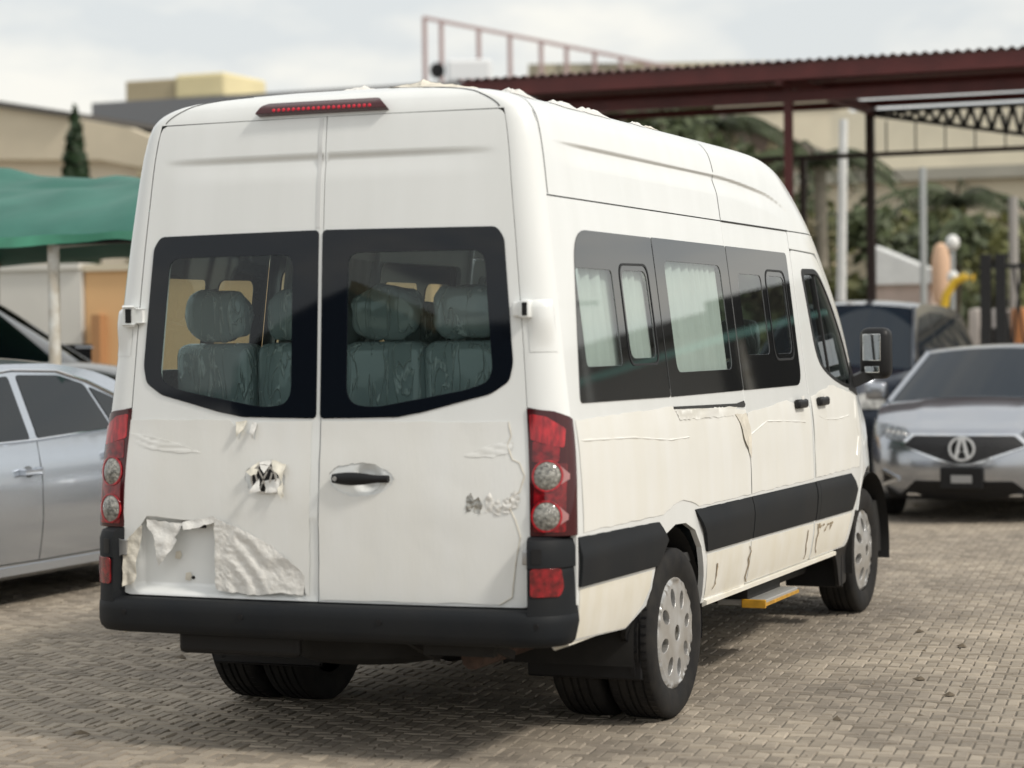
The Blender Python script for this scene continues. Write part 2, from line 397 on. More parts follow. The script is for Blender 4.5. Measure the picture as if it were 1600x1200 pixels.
# --- protective film left on the doors
def nz3(x, z, f, sd=0): return noise.noise(Vector((x*f+sd, z*f-sd, sd*1.7)))
def ffilm(off, amp, f, base=YR, sd=0): return lambda x, z: (x, base(x, z)-off-amp*abs(nz3(x, z, f, sd)), z)
def jag(pts, step, amp, sd):
    rnd = random.Random(sd); P = resample(pts, step); return [(x+rnd.uniform(-amp, amp), z+rnd.uniform(-amp, amp)) for x, z in P]
fr_ = [(.016, 1.252), (.753, 1.248), (.765, 1.201), (.752, 1.165), (.772, 1.114), (.799, 1.103), (.82, 1.057), (.802, .998), (.768, .977), (.763, .947), (.789, .896), (.806, .839), (.789, .743), (.774, .62), (.727, .594), (.016, .590)]
panel('protective_film', jag(fr_, .05, .0022, 3), ffilm(.0022, .0022, 5), FILM, doorR, [jag(rpoly([(.045, 1.06, .04), (.10, 1.092, .05), (.21, 1.10, .05), (.30, 1.07, .04), (.322, 1.03, .03), (.27, .985, .05), (.17, .97, .05), (.07, 1.0, .05)], .04), .02, .003, 5)], .045, .0012, (0, -1, 0), [(.55, .9, .84, 1.22, .02)])
fl_ = [(-.838, 1.256), (-.378, 1.256), (-.352, 1.23), (-.333, 1.178), (-.318, 1.222), (-.29, 1.205), (-.266, 1.178), (-.255, 1.246), (-.026, 1.254), (-.026, .602), (-.045, .612), (-.05, .68), (-.19, .785), (-.36, .855), (-.425, .882), (-.56, .876), (-.735, .886), (-.765, .85), (-.842, .775), (-.842, .95)]
panel('protective_film', jag(fl_, .05, .0022, 4), ffilm(.0022, .0024, 5, sd=3), FILM, doorL, [jag(ell(-.213, 1.037, .088, .052), .02, .007, 8)], .045, .0012, (0, -1, 0), [(-.84, 1.08, -.5, 1.2, .02)])
def cflap(name, poly, fn, m, parent, step=.014): return panel(name, jag(poly, .02, .003, len(poly)), fn, m, parent, [], step, .001, (0, -1, 0), h=3e-3)
def foldC(x, z):
    a = math.atan2(.885-z, x+.44); r = math.hypot(x+.44, z-.885)
    f = .0045*math.sin(a*19+4*noise.noise(Vector((x*7, z*7, 1))))*min(1, r*4)*smooth01((x+.40)/.12)+.005*abs(noise.noise(Vector((x*17+z*6, z*13, 4))))+.004*abs(noise.noise(Vector((x*44, z*40, 9))))
    sag = .012*smooth01(r*4)
    return (x, YR(x, z)-.011+sag*.4-f*(1.2 if x < -.30 else .8), z)
cflap('crumpled_film', [(-.428, .884), (-.423, .75), (-.424, .614), (-.33, .606), (-.245, .598), (-.15, .612), (-.046, .604), (-.044, .68), (-.11, .735), (-.184, .787), (-.30, .84), (-.358, .862)], foldC, FILMC, doorL, .011)
cflap('film_flap', [(-.754, .85), (-.80, .82), (-.848, .768), (-.836, .701), (-.834, .612), (-.80, .625), (-.779, .634), (-.774, .72), (-.762, .79)], lambda x, z: (x, YR(x, z)-.006-.03*smooth01((.80-z)/.16)*(.4+.6*abs(nz3(x, z, 14, 2)))-.006*nz3(x, z, 30), z), FILMO, doorL)
cflap('film_flap', [(-.736, .874), (-.65, .866), (-.564, .862), (-.602, .81), (-.593, .792), (-.64, .73), (-.673, .695), (-.685, .76), (-.694, .807), (-.73, .85)], lambda x, z: (x, YR(x, z)-.006-.018*smooth01((.87-z)/.14)-.009*nz3(x, z, 22, 7), z), FILMC, doorL)
cflap('film_flap', [(-.57, .865), (-.43, .895), (-.42, .875), (-.50, .845), (-.56, .835)], lambda x, z: (x, YR(x, z)-.008-.016*smooth01((.88-z)/.05)-.004*nz3(x, z, 25, 7), z), FILMC, doorL)
for k, (p, lift) in enumerate([([(-.285, 1.065), (-.24, 1.10), (-.235, 1.055), (-.262, 1.045)], .02), ([(-.235, 1.10), (-.185, 1.108), (-.20, 1.06), (-.222, 1.072)], .026), ([(-.185, 1.105), (-.125, 1.09), (-.128, 1.03), (-.15, 1.06), (-.175, 1.075)], .022), ([(-.265, .985), (-.215, .99), (-.235, 1.04), (-.25, 1.015)], .03), ([(-.135, 1.03), (-.12, .975), (-.13, .965), (-.15, 1.0)], .02), ([(-.215, 1.03), (-.15, 1.04), (-.145, .985), (-.2, .985)], .012),
                                ([(-.345, 1.25), (-.30, 1.252), (-.31, 1.22), (-.335, 1.19)], .014), ([(-.275, 1.25), (-.252, 1.247), (-.262, 1.185), (-.28, 1.21)], .016)]):
    zt = max(q[1] for q in p)
    cflap('film_flap', p, lambda x, z, l=lift, zt=zt, k=k: (x, YR(x, z)-.009-l*smooth01((zt-z)/.05)-.006*nz3(x, z, 40, k), z), FILMC if k % 2 else mat('cream_film', (.76, .72, .62), .4, bump=.4, bscale=40), doorL, .01)
# raised wrinkles on both doors
for (par, sx, pts) in ((doorL, -1, [(-.835, 1.205), (-.70, 1.185), (-.58, 1.16), (-.50, 1.13), (-.60, 1.13), (-.80, 1.15)]), (doorR, 1, [(.59, 1.125), (.68, 1.165), (.772, 1.18), (.768, 1.14), (.70, 1.12)])):
    cflap('film_wrinkle', pts, lambda x, z: (x, YR(x, z)-.003-.0028*abs(math.sin((z*3+x*.6)*38+3*nz3(x, z, 5)))*abs(nz3(x, z, 7, 4)+.3), z), FILM, par, .010)
# letters bursting through the film, lower right
rl = random.Random(21)
for k, (x, z) in enumerate([(.615, .955), (.645, .945), (.69, .955), (.72, .94), (.755, .95), (.785, .972)]):
    p = [(x-.016, z-.028+rl.uniform(-.01, .01)), (x+.012, z-.03), (x+.018, z+.01), (x+.004, z+.035+rl.uniform(-.01, .01)), (x-.012, z+.02)]
    cflap('film_tear', p, lambda xx, zz, k=k, z0=z: (xx, YR(xx, zz)-.003-.010*abs(nz3(xx, zz, 45, k)), zz), mat('chrome_letter_under_film', (.55, .54, .5), .25, metal=.5, var=.5, vscale=40, bump=.6, bscale=50) if k < 2 else FILMC, doorR, .008)
# ragged film edge line on the right
ed = [(.755, 1.25), (.766, 1.2), (.753, 1.165), (.773, 1.114), (.80, 1.102), (.821, 1.057), (.803, .998), (.769, .976), (.764, .946), (.79, .896), (.808, .838), (.79, .742), (.776, .62), (.728, .592)]
MB().tube([(x, YR(x, z)-.003, z) for x, z in ores(ed, .03)], [.0012+.0014*abs(math.sin(i*1.7)) for i in range(len(ores(ed, .03)))], 5).build('film_edge', FILMO, doorR)

# --- body sides
ARCH = [(.98, .30), (.995, .58), (1.05, .69), (1.15, .755), (1.28, .785), (1.42, .78), (1.55, .74), (1.64, .66), (1.70, .53), (1.745, .30)]
FARCH = [(4.40, .30), (4.43, .52), (4.50, .66), (4.62, .765), (4.80, .815), (4.97, .82), (5.14, .78), (5.29, .66), (5.37, .5), (5.40, .30)]
def yb(z):
    fr = .70+.18*smooth01((z-1.0)/.28); return YF(z)-AF(z)*(1-(1-fr**NP)**(1/NP))
P1 = rpoly([(.268, 1.31, .03), (1.325, 1.303, .01), (1.325, 1.955, .01), (.425, 1.955, .13)], .03)
P2 = rpoly([(1.337, 1.303), (2.383, 1.303), (2.383, 1.957), (1.337, 1.957)], .01)
P3 = rpoly([(2.397, 1.303, .01), (3.43, 1.303, .10), (3.44, 1.957, .03), (2.397, 1.957, .01)], .03)
C1a = rpoly([(.385, 1.44), (.79, 1.44), (.79, 1.81), (.385, 1.81)], .025); C1b = rpoly([(.90, 1.465), (1.215, 1.465), (1.205, 1.815), (.90, 1.81)], .05)
C2 = rpoly([(1.46, 1.40), (2.265, 1.40), (2.265, 1.865), (1.46, 1.865)], .05)
C3a = rpoly([(2.53, 1.46), (2.92, 1.46), (2.92, 1.835), (2.53, 1.835)], .04); C3b = rpoly([(3.02, 1.46), (3.33, 1.46), (3.33, 1.835), (3.02, 1.835)], .06)
CABW = rpoly([(3.70, 1.88, .05), (4.02, 1.885, .08), (4.20, 1.76, .15), (4.44, 1.50, .2), (4.56, 1.27, .03), (4.36, 1.265, .15), (4.00, 1.335, .2), (3.80, 1.42, .12)], .05)
def bump_pts(p, d): # grow a polygon a little
    c = Vector((sum(q[0] for q in p)/len(p), sum(q[1] for q in p)/len(p))); return [((Vector(q)-c)*(1+d)+c)[:] for q in p]
def shrink(p, d): return [tuple(q) for q in bump_pts(p, -d)]
def stripe(pts, s, par):
    pr = interp([.60, .635, .66, .755, .825, .84], [.004, .010, .014, .020, .004, .002])
    o = panel('side_moulding', pts, lambda y, z: (s*(VX(y, z)+pr(z)), y, z), PLAST, par, [], .04, .012, (s, 0, 0)); return o
SF = mat('side_film', (.82, .815, .785), .36, coat=.1, var=.12, vscale=2.6, stretch=(2.5, 2.5, .5), bump=.05, bscale=18, var_col=(.785, .77, .715))
SKF = mat('sill_film', (.80, .775, .71), .38, var=.2, vscale=4, stretch=(2, 2, 1), var_col=(.74, .70, .60))
side_parts = {}
for s in (1, -1):
    # rear quarter
    outer = [(yc(z), z) for z in zlist(.84, 2.068, 14)]+[(2.387, 2.068), (2.387, .41), (1.735, .41)]
    outer += [p for p in ARCH[::-1] if p[1] > .40]+[(.99, .50), (.91, .48), (.74, .425), (.13, .455), (.13, .84)]
    hole = rpoly([(.33, 1.335), (2.36, 1.335), (2.36, 1.93), (.45, 1.93)], .06)
    q = panel('rear_side_panel', outer, fside(s), PAINT, bus, [hole], .055, .025, (s, 0, 0)); side_parts['q', s] = q
    # sliding door (the left side keeps a plain panel in the same place)
    d = panel('sliding_door' if s > 0 else 'side_panel', rpoly([(2.395, .425, .01), (3.528, .425, .03), (3.528, 2.068, .02), (2.395, 2.068, .01)], .01), fside(s), PAINT, bus, [rpoly([(2.42, 1.335), (3.40, 1.335), (3.40, 1.93), (2.42, 1.93)], .06)], .055, .025, (s, 0, 0)); side_parts['d', s] = d
    # cab door
    c = panel('cab_door', rpoly([(3.542, .425, .02), (4.32, .425, .05), (4.42, .62, .1), (4.60, .80, .1), (4.66, 1.0, .05), (4.635, 1.235, .03), (4.50, 1.52, .2), (4.24, 1.82, .2), (4.06, 1.965, .1), (3.542, 1.975, .05)], .05), fside(s), PAINT, bus, [CABW, ell(4.93, .345, .0, .0, 4)][:1], .055, .03, (s, 0, 0)); side_parts['c', s] = c
    # wing, A pillar and roof rail over the cab
    outer = [(4.335, .42), (4.43, .61), (4.61, .79), (4.672, 1.0), (4.647, 1.24), (4.512, 1.525), (4.252, 1.827), (4.07, 1.974), (3.542, 1.983), (3.542, 2.068)]+[(yb(z), z) for z in zlist(2.068, .42, 24)]
    arch = [(4.93+.45*math.cos(a), .345+.47*math.sin(a)) for a in np.linspace(0, 2*math.pi, 40, endpoint=False)]
    P_, T_ = None, None
    panel('front_wing', outer, fside(s), PAINT, bus, [arch] if 0 else [], .05, .025, (s, 0, 0)) if 0 else None
    outer2 = [(4.505, .60), (4.61, .79), (4.672, 1.0), (4.647, 1.24), (4.512, 1.525), (4.252, 1.827), (4.07, 1.974), (3.542, 1.983), (3.542, 2.068)]+[(yb(z), z) for z in zlist(2.068, .50, 24)]+[(5.37, .50), (5.33, .62), (5.26, .69), (5.14, .78), (4.97, .82), (4.80, .815), (4.66, .77), (4.57, .70)]
    panel('front_wing', outer2, fside(s), PAINT, bus, [], .05, .025, (s, 0, 0))
    # windows
    for nm, pane, holes, par in (('side_window', P1, [C1a, C1b], q), ('side_window', P2, [C2], q), ('side_window', P3, [C3a, C3b], d)):
        panel('window_border', pane, fside(s, .004), FRIT_S, par, holes, .06, .004, (s, 0, 0))
        for hh in holes: panel('window_pane', hh, fside(s, .0015), GLASS_S, par, [], .08, 0, (s, 0, 0))
    for vv, par in ((C1b, q), (C3b, d)):
        bw = bump_pts(vv, .17)
        panel('vent_frame', bw, fside(s, .0065), BLACK, par, [bump_pts(vv, .12)], .05, .002, (s, 0, 0))
    panel('window_pane', shrink(CABW, .01), fside(s, -.012), GLASS_S, c, [], .08, 0, (s, 0, 0))
    panel('window_seal', bump_pts(CABW, .015), fside(s, .003), BLACK, c, [shrink(CABW, .06)], .05, .006, (s, 0, 0))
    wp = [(s*(VX(3.98, z)-.02), 3.98+.14*(1.9-z), z) for z in zlist(1.30, 1.88, 4)]
    MB().tube(wp, .016, 6).build('quarter_light_bar', BLACK, c)
    # mouldings
    stripe([(.14, .650), (.14, .83), (.97, .815), (1.055, .812), (1.135, .735), (1.055, .66), (1.02, .64)], s, q)
    stripe([(1.545, .825), (2.383, .820), (2.383, .632), (1.70, .636), (1.655, .72)], s, q)
    stripe([(2.399, .820), (3.524, .815), (3.524, .622), (2.399, .632)], s, d)
    stripe([(3.546, .815), (3.60, .815), (3.60, .620), (3.546, .622)], s, c)
    stripe([(3.606, .815), (4.30, .812), (4.41, .72), (4.34, .615), (3.606, .620)], s, c)
    # film on the flank
    sd_ = 1 if s > 0 else 2
    def fsf(off, amp, f, s=s): return lambda y, z: (s*(VX(y, z)+off+amp*abs(noise.noise(Vector((y*f, z*f, 3+s))))), y, z)
    panel('protective_film', jag([(.20, .845), (.19, 1.25), (1.32, 1.262), (2.383, 1.215), (2.383, .835), (1.60, .835), (1.50, .862), (1.38, .878), (1.25, .866), (1.12, .838)], .06, .003, 31), fsf(.0018, .003, 4), SF, q, [], .05, .001, (s, 0, 0))
    panel('protective_film', jag([(2.40, .835), (2.40, 1.20), (3.10, 1.235), (3.515, 1.19), (3.515, .832)], .06, .003, 32), fsf(.0018, .003, 4), SF, d, [], .05, .001, (s, 0, 0))
    panel('protective_film', jag([(3.56, .835), (3.56, 1.24), (4.02, 1.29), (4.56, 1.22), (4.60, .95), (4.52, .84)], .06, .004, 33), fsf(.0018, .004, 4), SF, c, [], .05, .001, (s, 0, 0))
    panel('protective_film', [(.16, .46), (.155, .64), (.98, .627), (.965, .56), (.90, .50), (.74, .43)], fsf(.0015, .003, 5), SKF, q, [], .05, .001, (s, 0, 0))
    panel('protective_film', jag([(1.755, .43), (1.715, .62), (2.38, .618), (2.38, .42)], .08, .002, 35), fsf(.0015, .003, 5), SKF, q, [], .05, .001, (s, 0, 0))
    panel('protective_film', jag([(2.40, .43), (2.40, .617), (3.52, .607), (3.52, .43)], .08, .002, 36), fsf(.0015, .003, 5), SKF, d, [], .05, .001, (s, 0, 0))
    panel('protective_film', jag([(3.55, .43), (3.55, .606), (4.33, .60), (4.28, .50), (4.22, .435)], .08, .002, 37), fsf(.0015, .003, 5), SKF, c, [], .05, .001, (s, 0, 0))
    # sill under the doors
    MB().prism([(.93, .385), (.965, .40), (.965, .418), (.90, .43), (.85, .39)], lambda x, z: (s*x, 1.77, z), lambda x, z: (s*x, 4.06, z)).build('sill', SKF, bus)
    MB().prism([(.90, .42), (.955, .44), (.955, .455), (.86, .46)], lambda x, z: (s*x, .12, z), lambda x, z: (s*x, .76, z)).build('sill', SKF, bus)
    # pillar above the lamp
    pl = panel('rear_pillar', [(0, 1.301)]+[(1, 1.262)]+[(1, z) for z in zlist(1.30, 2.390, 10)]+[(0, 2.390)], fpil(s), PAINT, bus, [], .07, 0, (s*.5, -1, 0), h=1e-3)
    zb_ = 1.655
    MB().box((s*(WD(zb_)+.010), YR(WD(zb_), zb_)-.034, zb_-.034), (s*(WD(zb_)+.046), YR(WD(zb_), zb_)+.02, zb_+.034), .008).build('hinge_frame', PAINT, pl, True)
    MB().box((s*(WD(zb_)+.018), YR(WD(zb_), zb_)-.037, zb_-.024), (s*(WD(zb_)+.038), YR(WD(zb_), zb_)-.02, zb_+.024), .003).build('hinge_slot', BLACK, pl)
    V = []
    def bl(u, v, s=s):
        z = 1.50+.19*v; w = math.sin(math.pi*u)**.8*smooth01(v*1.4)*(1-smooth01((v-.9)/.1)); p = Vector(fpil(s, .002+.022*w)(.12+.62*u, z)); return p
    grid('hinge_bulge', bl, 12, 12, PAINT, pl, ref=(s*.5, -1, 0))
    # tail lamp
    lamp = panel('tail_lamp', [(0, .842), (1, .842), (1, 1.256), (.5, 1.285), (0, 1.296)], fpil(s, .006), REDD, bus, [], .06, .02, (s*.5, -1, 0), h=1e-3)
    def U(x, z): return min(1, max(0, (x-WD(z))/(W(z)-WD(z))))
    def lampfn(off):
        return lambda x, z: fpil(s, off)(2/math.pi*math.asin(min(.999, max(.001, (x-WD(z))/(W(z)-WD(z))))), z)
    panel('lamp_lens', rpoly([(.838, 1.185), (.950, 1.155), (.950, 1.225), (.89, 1.268), (.832, 1.278)], .01), lampfn(.0085), REDB, lamp, [], .02, .002, (s*.4, -1, 0))
    panel('lamp_lens', rpoly([(.846, 1.105), (.937, 1.105), (.937, 1.16), (.846, 1.18)], .01), lampfn(.0085), REDL, lamp, [], .02, .002, (s*.4, -1, 0))
    panel('lamp_lens', rpoly([(.856, .855), (.962, .855), (.962, 1.10), (.856, 1.10)], .01), lampfn(.0075), REDL, lamp, [ell(.899, 1.056, .050, .056), ell(.899, .912, .050, .056)], .02, .002, (s*.4, -1, 0))
    for zc_ in (1.056, .912):
        panel('reflector_lens', ell(.899, zc_, .046, .052), lambda x, z, zc_=zc_: (lambda p, k: (p[0]+s*.3*k, p[1]-k, p[2]))(lampfn(.008)(x, z), .018*max(0, 1-((x-.899)/.048)**2-((z-zc_)/.054)**2)), LENSC, lamp, [], .012, .002, (s*.4, -1, 0))
        panel('lens_ring', ell(.899, zc_, .0505, .057), lampfn(.013), REDB, lamp, [ell(.899, zc_, .0455, .0515)], .012, .006, (s*.4, -1, 0))
        panel('lamp_lens', [(.945, zc_-.03), (.968, zc_-.012), (.968, zc_+.006), (.942, zc_+.034)], lampfn(.0095), mat('pale_red_lens', (.42, .20, .20), .15, coat=.5), lamp, [], .02, .002, (s, -.3, 0))
    # wheel arch liners
    for (cy, r) in ((1.30, .455), (4.93, .46)):
        grid('arch_liner', lambda u, v, cy=cy, r=r: (s*(.40+v*.55), cy-r*math.cos(math.pi*(u*1.1-.05)), .33+r*.98*math.sin(math.pi*(u*1.1-.05))), 20, 2, UNDER, bus, ref=(0, 0, -1))
        mk('arch_inner', [(s*.40, cy-r, .25), (s*.40, cy+r, .25), (s*.40, cy+r, .82), (s*.40, cy-r, .82)], [(0, 1, 2, 3)], UNDER, bus)
    # mud flaps
    fm = MB(); fm.box((s*.47, .93, .195), (s*.955, .955, .47), .008); fm.build('mud_flap', BLACK, bus)
    panel('mud_flap', rpoly([(.80, .42, .05), (.925, .505, .06), (.99, .63, .02), (1.005, .62, .01), (1.03, .22, .03), (.93, .20, .02), (.92, .34, .05), (.82, .37, .03)], .02), fside(s, -.012), BLACK, bus, [], .04, .02, (s, 0, 0))
    MB().box((s*.62, 4.32, .20), (s*.93, 4.345, .45), .008).build('mud_flap', BLACK, bus)
    panel('mud_flap', rpoly([(4.16, .40, .05), (4.30, .455, .05), (4.37, .60, .02), (4.40, .61, .01), (4.45, .22, .03), (4.28, .21, .02), (4.22, .36, .05)], .02), fside(s, -.012), BLACK, bus, [], .04, .02, (s, 0, 0))
    # cab front: bonnet side etc. is the front shell below

# details seen only on the right flank
q, d, c = side_parts['q', 1], side_parts['d', 1], side_parts['c', 1]
panel('rail_slot', [(1.345, 1.262), (1.345, 1.252), (2.26, 1.232), (2.37, 1.228), (2.385, 1.238), (2.37, 1.256), (2.25, 1.247)], fside(1, .0048), GAP, q, [], .05, .002, (1, 0, 0))
cflap2 = lambda nm, poly, fn, m, par: panel(nm, jag(poly, .03, .004, 11), fn, m, par, [], .02, .001, (1, 0, 0), h=3e-3)
cflap2('film_flap', [(2.20, 1.20), (2.26, 1.16), (2.30, 1.08), (2.385, 1.0), (2.395, 1.06), (2.40, 1.14), (2.37, 1.20)], lambda y, z: (VX(y, z)+.006+.025*smooth01((1.22-z)/.2)*abs(noise.noise(Vector((y*9, z*4, 2)))), y, z), FILMO, q)
cflap2('film_flap', [(1.36, 1.245), (1.40, 1.205), (2.18, 1.195), (2.25, 1.235)], lambda y, z: (VX(y, z)+.004+.012*abs(noise.noise(Vector((y*3, z*30, 5)))), y, z), SF, q)
def crease(nm, pts, par, m=FILM, r=.003):
    MB().tube([(VX(y, z)+.003, y, z) for y, z in resample(pts, .06)[:-1]], r, 5).build(nm, m, par)
for k, (pts, par) in enumerate([([(.22, 1.175), (.8, 1.16), (1.25, 1.13), (1.5, 1.13)], q), ([(2.42, 1.10), (2.7, 1.15), (3.0, 1.14), (3.4, 1.12)], d), ([(3.6, 1.15), (3.8, 1.12), (4.05, 1.11), (4.3, 1.12)], c), ([(4.50, 1.2), (4.47, 1.1), (4.52, 1.0), (4.46, .9)], c)]):
    pp = ores(pts, .05); n2 = len(pp)
    MB().tube([(VX(y, z)+.002, y, z) for y, z in pp[:n2]], [.0015+.003*abs(math.sin(i*.9+k)) for i in range(n2)], 5).build('film_wrinkle', SF, par)
DIRT = mat('dirt_streak', (.38, .30, .20), .8, var=.4, vscale=40)
rs = random.Random(5)
for (y0, z0, z1, par) in ((1.86, .57, .46, q), (2.375, .60, .43, q), (3.42, .585, .44, d), (3.62, .60, .45, c), (3.60, .60, .575, c), (3.78, .575, .56, c), (3.86, .565, .55, c)):
    pts = [(y0+rs.uniform(-.02, .02), z0+(z1-z0)*i/6) for i in range(7)]
    poly = [(y-.006*rs.uniform(.3, 1.6), z) for y, z in pts]+[(y+.008*rs.uniform(.3, 1.6), z) for y, z in pts[::-1]]
    panel('dirt_streak', poly, fside(1, .0052), DIRT, par, [], .03, .0005, (1, 0, 0))
for i in range(10):
    y0, z0 = 3.5+rs.random()*.45, .555+rs.random()*.04
    panel('dirt_spot', jag(ell(y0, z0, .012+.012*rs.random(), .006, 9), .02, .003, i), fside(1, .0052), DIRT, c if y0 > 3.55 else d, [], .03, .0005, (1, 0, 0))
for (yh, par) in ((3.31, d), (3.74, c)):
    x0 = VX(yh, 1.215)
    MB().box((x0, yh-.085, 1.19), (x0+.035, yh+.085, 1.235), .014).build('door_handle', BLACK, par, True)
    cflap2('film_flap', [(yh-.03, 1.25), (yh+.03, 1.25), (yh+.01, 1.20)], lambda y, z: (VX(y, z)+.03, y, z), FILMC, par)
# entrance step
st = MB(); st.box((.76, 2.60, .30), (.985, 3.20, .325), .004); sp = st.build('entrance_step', mat('step_aluminium', (.42, .42, .41), .45, metal=.4, bump=.3, bscale=50), bus)
MB().box((.985, 2.60, .298), (.992, 3.20, .312)).build('step_edge', YELLOW, sp)
MB().box((.88, 2.585, .290), (.996, 2.60, .33), .004).build('step_edge', YELLOW, sp)
MB().box((.66, 2.62, .302), (.90, 3.19, .385)).build('step_housing', UNDER, sp)
# mirror
for s in (1, -1):
    m_ = MB(); m_.box((s*.965, 4.60, 1.305), (s*1.135, 4.72, 1.585), .045); mo = m_.build('door_mirror', BLACK, bus, True)
    MB().box((s*.990, 4.594, 1.405), (s*1.088, 4.602, 1.55), .003).build('mirror_glass', mat('mirror', (.8, .82, .82), .02, metal=1), mo)
    MB().box((s*1.0, 4.594, 1.34), (s*1.08, 4.602, 1.375), .003).build('mirror_glass', MATS['mirror'], mo)
    MB().bar((s*.90, 4.56, 1.275), (s*1.03, 4.66, 1.34), .07, .06).build('mirror_arm', BLACK, mo)
    panel('mirror_base', [(4.40, 1.255), (4.64, 1.22), (4.58, 1.40)], fside(s, .006), BLACK, mo, [], .05, .01, (s, 0, 0))

# --- roof
def ring(z, closed):
    w, dd = W(z), WD(z); e = YR(dd, z); y1 = yc(z); a = AF(z); yfz = YF(z); ys = yfz-a
    pts = []
    if closed: pts += [(dd*i/8, YR(dd*i/8, z)) for i in range(8)]
    for i in range(9):
        t = i/8*math.pi/2; pts.append((dd+(w-dd)*math.sin(t), e+(y1-e)*(1-math.cos(t))))
    for i in range(1, 70):
        y = y1+(ys-y1)*i/70; pts.append((VX(y, z), y))
    for i in range(19):
        t = i/18*math.pi/2; x = w*math.cos(t)**(2/NP); y = ys+a*math.sin(t)**(2/NP)
        cdx = w-VX(min(y, yfz-.3), z) if y < yfz-.5 else 0
        pts.append((x, y))
    full = pts+[(-x, y) for x, y in pts[::-1][1:]]
    return [(x, y, z) for x, y in full]
def rows(name, zs, k0, k1, cap, par):
    V = []; N = []; e = 1e-3
    cut = lambda r: r[k0:len(r)-k0] if k1 is None else r[k0:k1]
    for z in zs:
        ze = min(z, 2.499-e); r0 = ring(ze, True); ra = ring(ze-e, True); rb = ring(ze+e, True); r = ring(z, True); n_ = len(r)
        nn = []
        for i in range(n_):
            t = Vector(r0[min(i+1, n_-1)])-Vector(r0[max(i-1, 0)]); w_ = Vector(rb[i])-Vector(ra[i]); nv = t.cross(w_); nv = nv.normalized() if nv.length > 1e-12 else Vector((0, 0, 1))
            c0 = Vector((r0[i][0], r0[i][1]-2.3, .3))
            nn.append(nv if nv.dot(c0) > 0 else -nv)
        V += cut(r); N += cut(nn)
    k = len(cut(r)); F = []
    for j in range(len(zs)-1):
        for i in range(k-1):
            f = (j*k+i, j*k+i+1, (j+1)*k+i+1, (j+1)*k+i); a_ = Vector(V[f[1]])-Vector(V[f[0]]); b_ = Vector(V[f[3]])-Vector(V[f[0]])
            F.append(f if a_.cross(b_).dot(N[f[0]]) > 0 else f[::-1])
    if cap:
        b0 = len(V); top = V[(len(zs)-1)*k:]; V += top; N += [Vector((0, 0, 1))]*len(top); F.append(tuple(range(b0, b0+k)))
    return mk(name, V, F, PAINT, par, N)
up = rows('upper_body', list(np.linspace(2.074, 2.390, 64)), 16, None, False, bus)
rf = rows('roof', [2.390, 2.40, 2.41, 2.42, 2.43, 2.44, 2.45, 2.46, 2.47, 2.478, 2.485, 2.491, 2.495, 2.498, 2.4995], 0, None, True, bus)
mk('roof_gap_liner', [(-.70, .16, 2.36), (.70, .16, 2.36), (.70, .16, 2.40), (-.70, .16, 2.40)], [(0, 1, 2, 3)], GAP, bus)
for s in (1, -1):
    pts = []
    for z in list(np.linspace(2.075, 2.495, 26)):
        y = yc(z)+.01; pts.append((s*(VX(y, z)), y, z))
    strip('roof_seam', pts, (s*.8, -.1, .5), .005, GAP, up, .0015)
    pts = []
    for z in list(np.linspace(2.396, 2.49, 10)):
        x = WD(z)*.985; pts.append((s*x, YR(x, z), z))
    strip('roof_seam', pts, (0, -.8, .6), .004, GAP, rf, .0015)
    strip('roof_seam', [(s*VX(2.391, z), 2.391, z) for z in np.linspace(2.075, 2.46, 20)], (s*.95, 0, .3), .006, GAP, up, .0012)
# roof door-top drip lip over the sliding door
MB().tube([(VX(y, 2.071)+.002, y, 2.071) for y in np.linspace(2.40, 3.53, 12)], .004, 5).build('door_drip_rail', GAP, up)
# high brake light
bl_ = panel('brake_light', rpoly([(-.285, 2.412, .005), (-.255, 2.452, .02), (.225, 2.452, .02), (.265, 2.412, .005)], .01), lambda x, z: (x, YR(x, z)-.012-.020*smooth01((2.455-z)/.02), z), REDD, bus, [], .02, .03, (0, -1, 0))
for i in range(20):
    x = -.205+.40*i/19
    MB().lathe([(0, 0), (.004, 0), (.003, .006), (0, .007)], 'y', 8, (x, YR(x, 2.422)-.0325, 2.421), -1).build('brake_light_dot', mat('led_red', (.75, .03, .06), .2), bl_)
# scraps of film on the roof
rr_ = random.Random(12)
def ROOFZ(x):
    lo, hi = 2.30, 2.4995
    for _ in range(30):
        m_ = (lo+hi)/2
        if W(m_) > abs(x): lo = m_
        else: hi = m_
    return lo
for (x, y, sx, sy, hh) in ((.05, .34, .07, .05, .022), (.33, .33, .15, .06, .030), (.47, .36, .08, .05, .014), (.66, .42, .06, .06, .022), (.68, .85, .05, .12, .018), (.69, 1.15, .04, .14, .020), (.68, 1.75, .03, .05, .012), (.67, 1.95, .03, .04, .010)):
    def sc(u, v, x=x, y=y, sx=sx, sy=sy, hh=hh):
        n_ = noise.noise(Vector((u*3+x*9, v*3+y*7, 1))); e = math.sin(math.pi*u)*math.sin(math.pi*v)
        px = x+(u-.5)*2*sx*(1+.3*n_); py = y+(v-.5)*2*sy*(1+.3*noise.noise(Vector((u*4, v*4, x))))
        return (px, py, ROOFZ(px)+.002+hh*max(0, e)*(.45+1.3*abs(noise.noise(Vector((u*5+x*3, v*5, 2))))))
    grid('film_scrap', sc, 12, 10, FILMC if rr_.random() < .6 else FILMO, rf, ref=(0, 0, 1), smooth=False)

